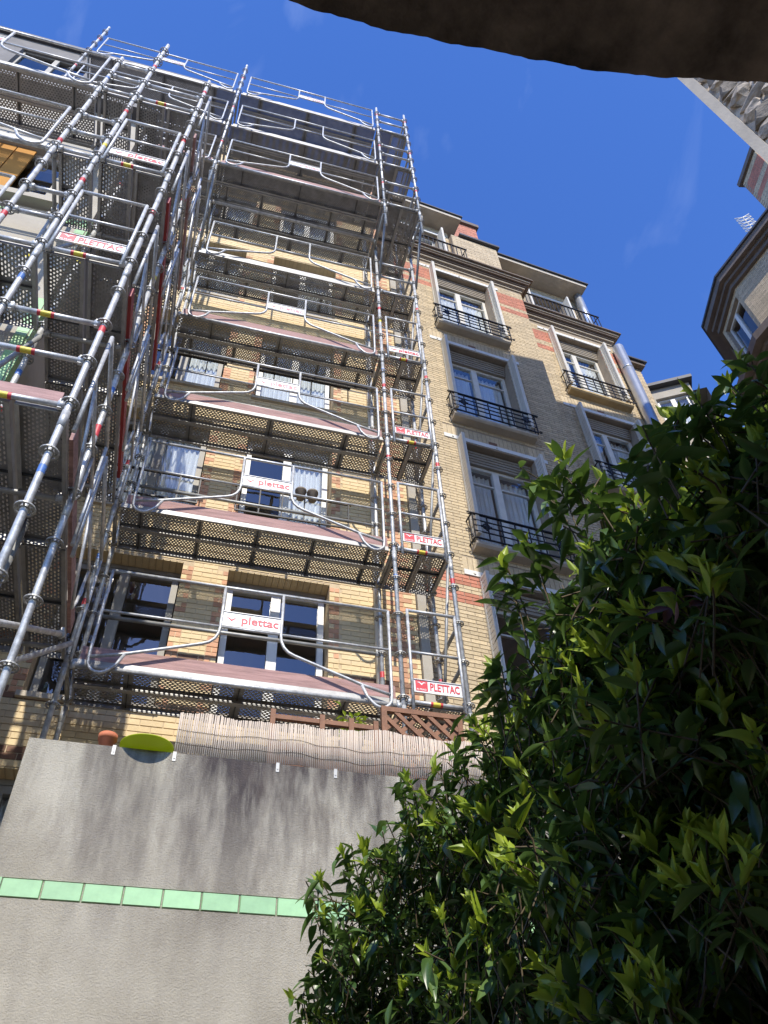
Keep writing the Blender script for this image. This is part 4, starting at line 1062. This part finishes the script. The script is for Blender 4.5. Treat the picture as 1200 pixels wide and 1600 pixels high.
for i, z in enumerate(LV[:4]):
    # arm along the wing: planks run away from the camera
    for k, xc in enumerate((XN2+0.185, XN1-0.165)):
        plank_y(ws, xc, YN+0.03, 4.72, z, ('perf_slot', 'perf_round')[(k+i) % 2]); plank_y(ws, xc, 4.74, YF-0.02, z, ('perf_slot', 'perf_slot')[k])
    plank_y(ws, XN2-0.195, YN+0.03, 4.20, z, 'perf_slot')
    ledger(ws, (XN2, YN, z-0.03), (XN1, YN, z-0.03), stickers=(0.42,))
    for y in (4.20, 5.9): ledger(ws, (XN2, y, z-0.08), (XN1, y, z-0.08), m='galv_dull')
    ledger(ws, (XN3, YN, z-0.03), (XN2, YN, z-0.03)); ledger(ws, (XN3, YN, z+0.5), (XN2, YN, z+0.5)); ledger(ws, (XN3, YN, z+1.0), (XN2, YN, z+1.0))
    toe_y(ws, XN1-0.004, YN+0.3, YF-0.3, z, 'toe_red' if i in (1, 2) else 'toe_wood')
    if i in (1, 2): end_guard(ws, XN2+0.075, XN1-0.055, YN-0.045, z, 'up' if i == 1 else 'low')
    elif i == 0:
        toe(ws, XN2+0.02, XN1-0.07, YN+0.03, z); ledger(ws, (XN2, YN, z+0.5), (XN1, YN, z+0.5), stickers=(0.42,)); ledger(ws, (XN2, YN, z+1.0), (XN1, YN, z+1.0), stickers=(0.42,))
    else:
        ledger(ws, (XN2, YN, z+0.5), (XN1, YN, z+0.5))
    guard(ws, (XN1+0.055, YN+0.10, 0), (0, 1, 0), 0.72, z, style=None, m='galv_dull') if False else None
    # arm side guard: two frames along the outer edge
    for ya, yb_ in ((YN+0.12, 4.60), (4.72, YF-0.12)):
        mb = MB(); xg = XN1+0.055
        for y in (ya, yb_): mb.tube([(xg, y, z-0.12), (xg, y, z+1.05)], 0.0165, 8)
        mb.tube([(xg, ya, z+1.04), (xg, yb_, z+1.04)], 0.0165, 8); mb.tube([(xg, ya, z+0.5), (xg, yb_, z+0.5)], 0.013, 8)
        mb.tube([(xg, ya+0.1, z+0.5), (xg, ya+0.45, z+0.06), (xg, ya+0.62, z-0.10), (xg, ya+0.72, z+0.05), (xg, (ya+yb_)/2+0.2, z+0.5)], 0.013, 8)
        build(mb, 'side_guard', 'galv', ws)
    # bay running left along the wing front
    for k in range(2 if i != 2 else 0): plank_x(ws, -5.15, XN3-0.05, YN + 0.185 + 0.325*k, z, ('perf_round', 'perf_round') [k] if i == 3 else 'perf_slot')
    for y in (YN, YNB): ledger(ws, (-5.2, y, z-0.09), (XN3, y, z-0.09), m='galv_dull' if y > YN else 'galv')
    ledger(ws, (XN3, YN, z-0.05), (XN3, YNB, z-0.05), m='galv_dull')
    toe(ws, -5.1, XN3-0.06, YN+0.035, z, 'galv_flange', 0.13)
    guard(ws, (-5.05, YN-0.045, 0), (1, 0, 0), 2.82, z, style='low' if i == 3 else None)
    # raking brace inside the arm
    b_ = MB(); b_.tube([(XN2+0.04, YN+0.1, z+0.1), (XN2+0.04, 4.15, z+1.8)], 0.02, 8); build(b_, 'brace', 'galv_dull', ws)
# stair-side raker low on the left
b_ = MB(); b_.tube([(-1.6, 3.55, 3.6), (-1.0, 5.9, 6.0)], 0.024, 8); build(b_, 'brace', 'galv', ws)
b_ = MB(); b_.tube([(-1.35, 4.4, 3.0), (-1.32, 4.55, 6.0)], 0.024, 8); build(b_, 'brace', 'galv_dull', ws)

# ================================================================== evergreen shrub on the right
random.seed(77)
sh = thing('laurel_shrub', 'big evergreen laurel shrub with bright yellow green new shoots', 'shrub', (1.25, 1.9, 0))
SHO = Vector((1.25, 1.9, 0))
OUT = [(455,1640),(468,1570),(500,1490),(495,1440),(515,1400),(568,1352),(560,1335),(612,1300),(655,1252),(715,1235),(738,1200),(735,1160),(785,1120),(812,1070),(802,1035),(830,990),(845,945),(835,910),(860,890),(895,865),(890,805),(878,775),(912,755),(955,800),(995,795),(1035,775),(1058,730),(1082,700),(1105,690),(1130,665),(1160,640),(1200,610),(1240,570),(1500,490),(1560,1000),(1500,1800),(455,1800)]
def inside(x, y):
    c = False; n = len(OUT); j = n-1
    for i in range(n):
        (xi, yi), (xj, yj) = OUT[i], OUT[j]
        if (yi > y) != (yj > y) and x < (xj-xi)*(y-yi)/(yj-yi)+xi: c = not c
        j = i
    return c
def edge_dist(x, y):
    best = 1e9
    for i in range(len(OUT)-5):
        (ax, ay), (bx, by) = OUT[i], OUT[i+1]; dx, dy = bx-ax, by-ay
        t = max(0, min(1, ((x-ax)*dx+(y-ay)*dy)/(dx*dx+dy*dy))); best = min(best, math.hypot(x-ax-t*dx, y-ay-t*dy))
    return best
def near_depth(x, y):
    """distance of the shrub's front: its left flank stands near the wall, its right side reaches over the viewer"""
    t = max(0, min(1, (x-480)/560)); t = t*t*(3-2*t)
    return 3.15 - 1.45*t + 0.10*math.sin(x*0.021+y*0.013) + 0.09*math.sin(y*0.027-x*0.008)
def leaf_geo(L_, W, fold, droop, twist):
    """one leaf along +y from the origin: elliptic blade, drawn-out tip, raised halves, drooping and slightly wavy"""
    v, f = [], []; n = 6
    prof = [0.06, 0.62, 0.95, 1.0, 0.80, 0.40, 0.0]; wv = random.uniform(0, 6); am = random.uniform(0.0, 0.10)
    for i in range(n+1):
        t = i/n; w = W/2*prof[i]; z = -droop*L_*t*t; y = L_*t*(1-0.15*abs(droop)*t); sx = twist*t*t*L_
        e1, e2 = am*W*math.sin(wv+t*9), am*W*math.sin(wv+2+t*8)
        v += [(sx-w, y, z+fold*w+e1), (sx-w*0.5, y, z+fold*w*0.38), (sx, y, z), (sx+w*0.5, y, z+fold*w*0.38), (sx+w, y, z+fold*w+e2)]
    for i in range(n):
        for q in range(4):
            a, b = 5*i+q, 5*i+5+q; f.append((a, a+1, b+1, b))
    return [Vector(p) for p in v], f
NV = 14
VAR_OLD = [leaf_geo(random.uniform(0.055, 0.098), random.uniform(0.021, 0.034), random.uniform(0.1, 0.7), random.uniform(0.05, 0.75), random.uniform(-0.25, 0.25)) for _ in range(NV)]
VAR_NEW = [leaf_geo(random.uniform(0.040, 0.078), random.uniform(0.013, 0.026), random.uniform(0.3, 1.0), random.uniform(-0.15, 0.45), random.uniform(-0.25, 0.25)) for _ in range(NV)]
def geo_mesh(g, m):
    me = bpy.data.meshes.new('leaf'); me.from_pydata([tuple(p) for p in g[0]], [], g[1]); me.materials.append(MATS[m]); me.polygons.foreach_set('use_smooth', [True]*len(g[1])); me.update(); return me
ME_OLD = [geo_mesh(g, 'leaf_old') for g in VAR_OLD]; ME_NEW = [geo_mesh(g, 'leaf_new') for g in VAR_NEW]
LV_, LF_, LM_ = [], [], []
TW = MB(); CAND = []
def frame(y, up):
    y = y.normalized(); x = y.cross(up)
    if x.length < 1e-3: x = Vector((1, 0, 0))
    x.normalize(); z = x.cross(y); return Matrix((x, y, z)).transposed()
def put_leaf(p, d, up, new, score, sc_=1.0):
    k = random.randrange(NV); s = random.uniform(0.65, 1.15)*sc_; M3 = frame(d, up + Vector((random.gauss(0, 0.35), random.gauss(0, 0.35), 0)))
    CAND.append((score, p, M3, s, k, new))
def shoot(p, axis, n, new, score, length):
    """a leafy twig: old leaves alternate along it and hang, a flush of upright new leaves may crown it"""
    bend = Vector((random.gauss(0, 0.02), random.gauss(0, 0.02), -0.015)); q = p + axis*length + bend
    TW.tube([p - axis*0.09, p, p.lerp(q, 0.55) + bend*-0.4, q], 0.0024, 4, cap=False)
    side = axis.orthogonal().normalized(); b = axis.cross(side); ph = random.uniform(0, 6.28)
    for i in range(n):
        t = (i+random.random())/n; a = ph + i*math.pi + random.gauss(0, 0.75); c = (p - axis*0.04).lerp(q, t)
        rad = side*math.cos(a) + b*math.sin(a); d = rad + axis*random.uniform(-0.15, 0.9); d.z -= random.uniform(0.0, 0.55)
        put_leaf(c, d, Vector((0, 0, 1)) + axis*0.3, False, score)
    if new:
        ph = random.uniform(0, 6.28); m = random.randint(4, 7); sz = random.uniform(0.75, 1.15)
        for i in range(m):
            a = ph + i*2.4 + random.gauss(0, 0.4); rad = side*math.cos(a) + b*math.sin(a); t = i/m
            put_leaf(q - axis*(0.035*(1-t)), rad*random.uniform(0.25, 0.95)*(1.1-0.5*t) + axis + Vector((0, 0, 0.25)), rad*-1.0 + axis*0.2, True, score - 0.4, sz*(1.1-0.3*t))
NT = 0
while NT < 3400:
    x, y = random.uniform(450, 1400), random.uniform(430, 1790)
    if not inside(x, y): continue
    if (x > 1240 or y > 1650) and random.random() < 0.6: continue
    e = edge_dist(x, y)
    gap = math.sin(x*0.031+1.3)*math.sin(y*0.027+0.5) + 0.6*math.sin(x*0.073+y*0.05)
    if 1240 < y < 1420 and 830 < x < 1010 and random.random() < 0.45: continue
    if e < 0.072*F_PX/near_depth(x, y): continue
    lay = random.random()
    thick = 0.9*min(1.0, e/150+0.15)
    D = near_depth(x, y) + 0.06 + thick*lay
    p = at_dist(x, y, D)
    front = lay < 0.30
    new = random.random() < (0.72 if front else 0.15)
    view = -ray(x, y).normalized()
    ax = Vector((random.gauss(0, 0.5), random.gauss(0, 0.5), 0.55 if not new else 0.95)) + view*(0.35 if front else 0.1)
    if e < 45: ax += Vector((-0.25, 0, 0.35))
    ax.normalize()
    shoot(p, ax, random.randint(6, 10) if not new else random.randint(2, 5), new, D + (0 if front else 5), random.uniform(0.08, 0.17))
    NT += 1
# sprigs that stick out of the outline
for (x, y) in [(640,1232),(655,1245),(500,1392),(548,1340),(898,742),(884,780),(856,752),(1062,672),(1085,662),(806,905),(815,935),(470,1565),(503,1455),(725,1190),(752,1132),(1018,745),(1040,705),(1170,612),(1105,645),(700,1222),(786,1050),(1192,592),(935,772),(840,880),(775,1090)]:
    D = near_depth(x, y)+0.15
    for k in range(2):
        p = at_dist(x+random.uniform(-8, 8), y+random.uniform(8, 34), D+random.uniform(-0.05, 0.1))
        ax = Vector((random.uniform(-0.4, 0.05), random.uniform(-0.2, 0.2), 1)).normalized(); shoot(p, ax, random.randint(7, 10), k == 0, D-0.3, 0.10)
# the leaves that show largest are parts of their own, the rest one mass
def proj_ok(p):
    v = p - CAMP; z = v.dot(_f)
    if z < 0.2: return False
    px, py = 600+F_PX*v.dot(RT)/z, 800-F_PX*v.dot(UP)/z
    return 0 < px < 1195 and 0 < py < 1595
CAND.sort(key=lambda c: c[0]); nobj = 0
for (score, p, M3, s, k, new) in CAND:
    if nobj < 300 and proj_ok(p):
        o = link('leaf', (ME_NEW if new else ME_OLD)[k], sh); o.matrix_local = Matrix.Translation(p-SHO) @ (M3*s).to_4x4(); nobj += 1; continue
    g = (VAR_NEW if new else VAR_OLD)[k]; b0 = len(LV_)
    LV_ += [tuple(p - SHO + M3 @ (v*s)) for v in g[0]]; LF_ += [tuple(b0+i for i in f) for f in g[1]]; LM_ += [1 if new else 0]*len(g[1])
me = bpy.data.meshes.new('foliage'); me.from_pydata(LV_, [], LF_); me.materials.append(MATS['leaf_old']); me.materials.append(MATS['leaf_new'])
me.polygons.foreach_set('material_index', LM_); me.polygons.foreach_set('use_smooth', [True]*len(LF_)); me.update()
o = link('foliage', me, sh); o['kind'] = 'stuff'
TW.v = [(a-SHO.x, b-SHO.y, c) for a, b, c in TW.v]
o = build(TW, 'twigs', 'twig', sh); o['kind'] = 'stuff'
# branches
BR = [((0, 0, 0), (0.05, -0.05, 0.8), (-0.15, 0.2, 1.6), (-0.35, 0.45, 2.4)), ((0.1, 0.05, 0), (0.15, 0, 1.0), (0.1, -0.25, 2.0), (-0.05, -0.5, 3.0)), ((-0.1, 0.1, 0), (-0.15, 0.5, 0.9), (-0.3, 1.0, 1.7), (-0.42, 1.35, 2.4)),
      ((0.05, -0.1, 0), (0.1, -0.3, 1.0), (0.05, -0.6, 1.9), (0.0, -0.8, 2.8)), ((-0.05, 0.12, 1.0), (-0.1, 0.1, 1.7), (-0.15, 0.05, 2.3), (-0.2, -0.1, 3.0)), ((0.0, 0.3, 0.8), (-0.1, 0.7, 1.4), (-0.2, 0.7, 2.0), (-0.2, 0.5, 2.7))]
for pts in BR:
    mb = MB(); P = []
    for i in range(13):
        t = i/12*3; k = min(2, int(t)); f = t-k
        P.append(Vector(pts[k]).lerp(Vector(pts[k+1]), f) + Vector((0.02*math.sin(i*2.1), 0.02*math.cos(i*1.7), 0)))
    mb.tube(P, 0.035, 7, r2=0.008); build(mb, 'branch', 'bark', sh)
# withered brown-purple leaves caught in the shrub
for k in range(7):
    p = at_dist(1062+random.uniform(-16, 16), 938+random.uniform(-16, 16), 1.62+random.uniform(-0.01, 0.02)) - SHO
    d = Vector((random.gauss(0, 1), random.gauss(0, 1), random.gauss(-0.3, 0.6))); o = link('withered_leaf', None, sh)
    me_ = ME_OLD[k].copy(); me_.materials.clear(); me_.materials.append(MATS['dead_leaf']); o2_ = link('withered_leaf', me_, sh); o2_.matrix_local = Matrix.Translation(p) @ (frame(d, Vector((0, -1, 0.2)))*0.6).to_4x4(); bpy.data.objects.remove(o)

# small potted plant behind the reed screen
pp = thing('potted_plant', 'small yellow green leafy plant above the wooden planter box', 'plant', (1.2, 4.98, 4.6))
mb = MB(); mb.lathe([(0.001, 0), (0.06, 0), (0.085, 0.16), (0.09, 0.16), (0.09, 0.18), (0.07, 0.18), (0.001, 0.15)], (0, 0, 0.0), 16); build(mb, 'pot', 'lamp_taupe', pp)
lv, lf = [], []
for k in range(70):
    p = Vector((random.gauss(0, 0.06), random.gauss(0, 0.05), 0.22+random.uniform(0, 0.17))); d = Vector((random.gauss(0, 1), random.gauss(-0.2, 1), random.gauss(0.5, 0.6)))
    M3 = frame(d, Vector((0, 0, 1))); g = VAR_NEW[k % 8]; b0 = len(lv); lv += [tuple(p + M3 @ v) for v in g[0]]; lf += [tuple(b0+i for i in f) for f in g[1]]
me = bpy.data.meshes.new('leaves'); me.from_pydata(lv, [], lf); me.materials.append(MATS['leaf_new']); o = link('leaves', me, pp); o['kind'] = 'stuff'
mb = MB()
for k in range(6): mb.tube([(0, 0, 0.15), (random.gauss(0, 0.04), random.gauss(0, 0.04), 0.36)], 0.004, 5)
build(mb, 'stems', 'twig', pp)
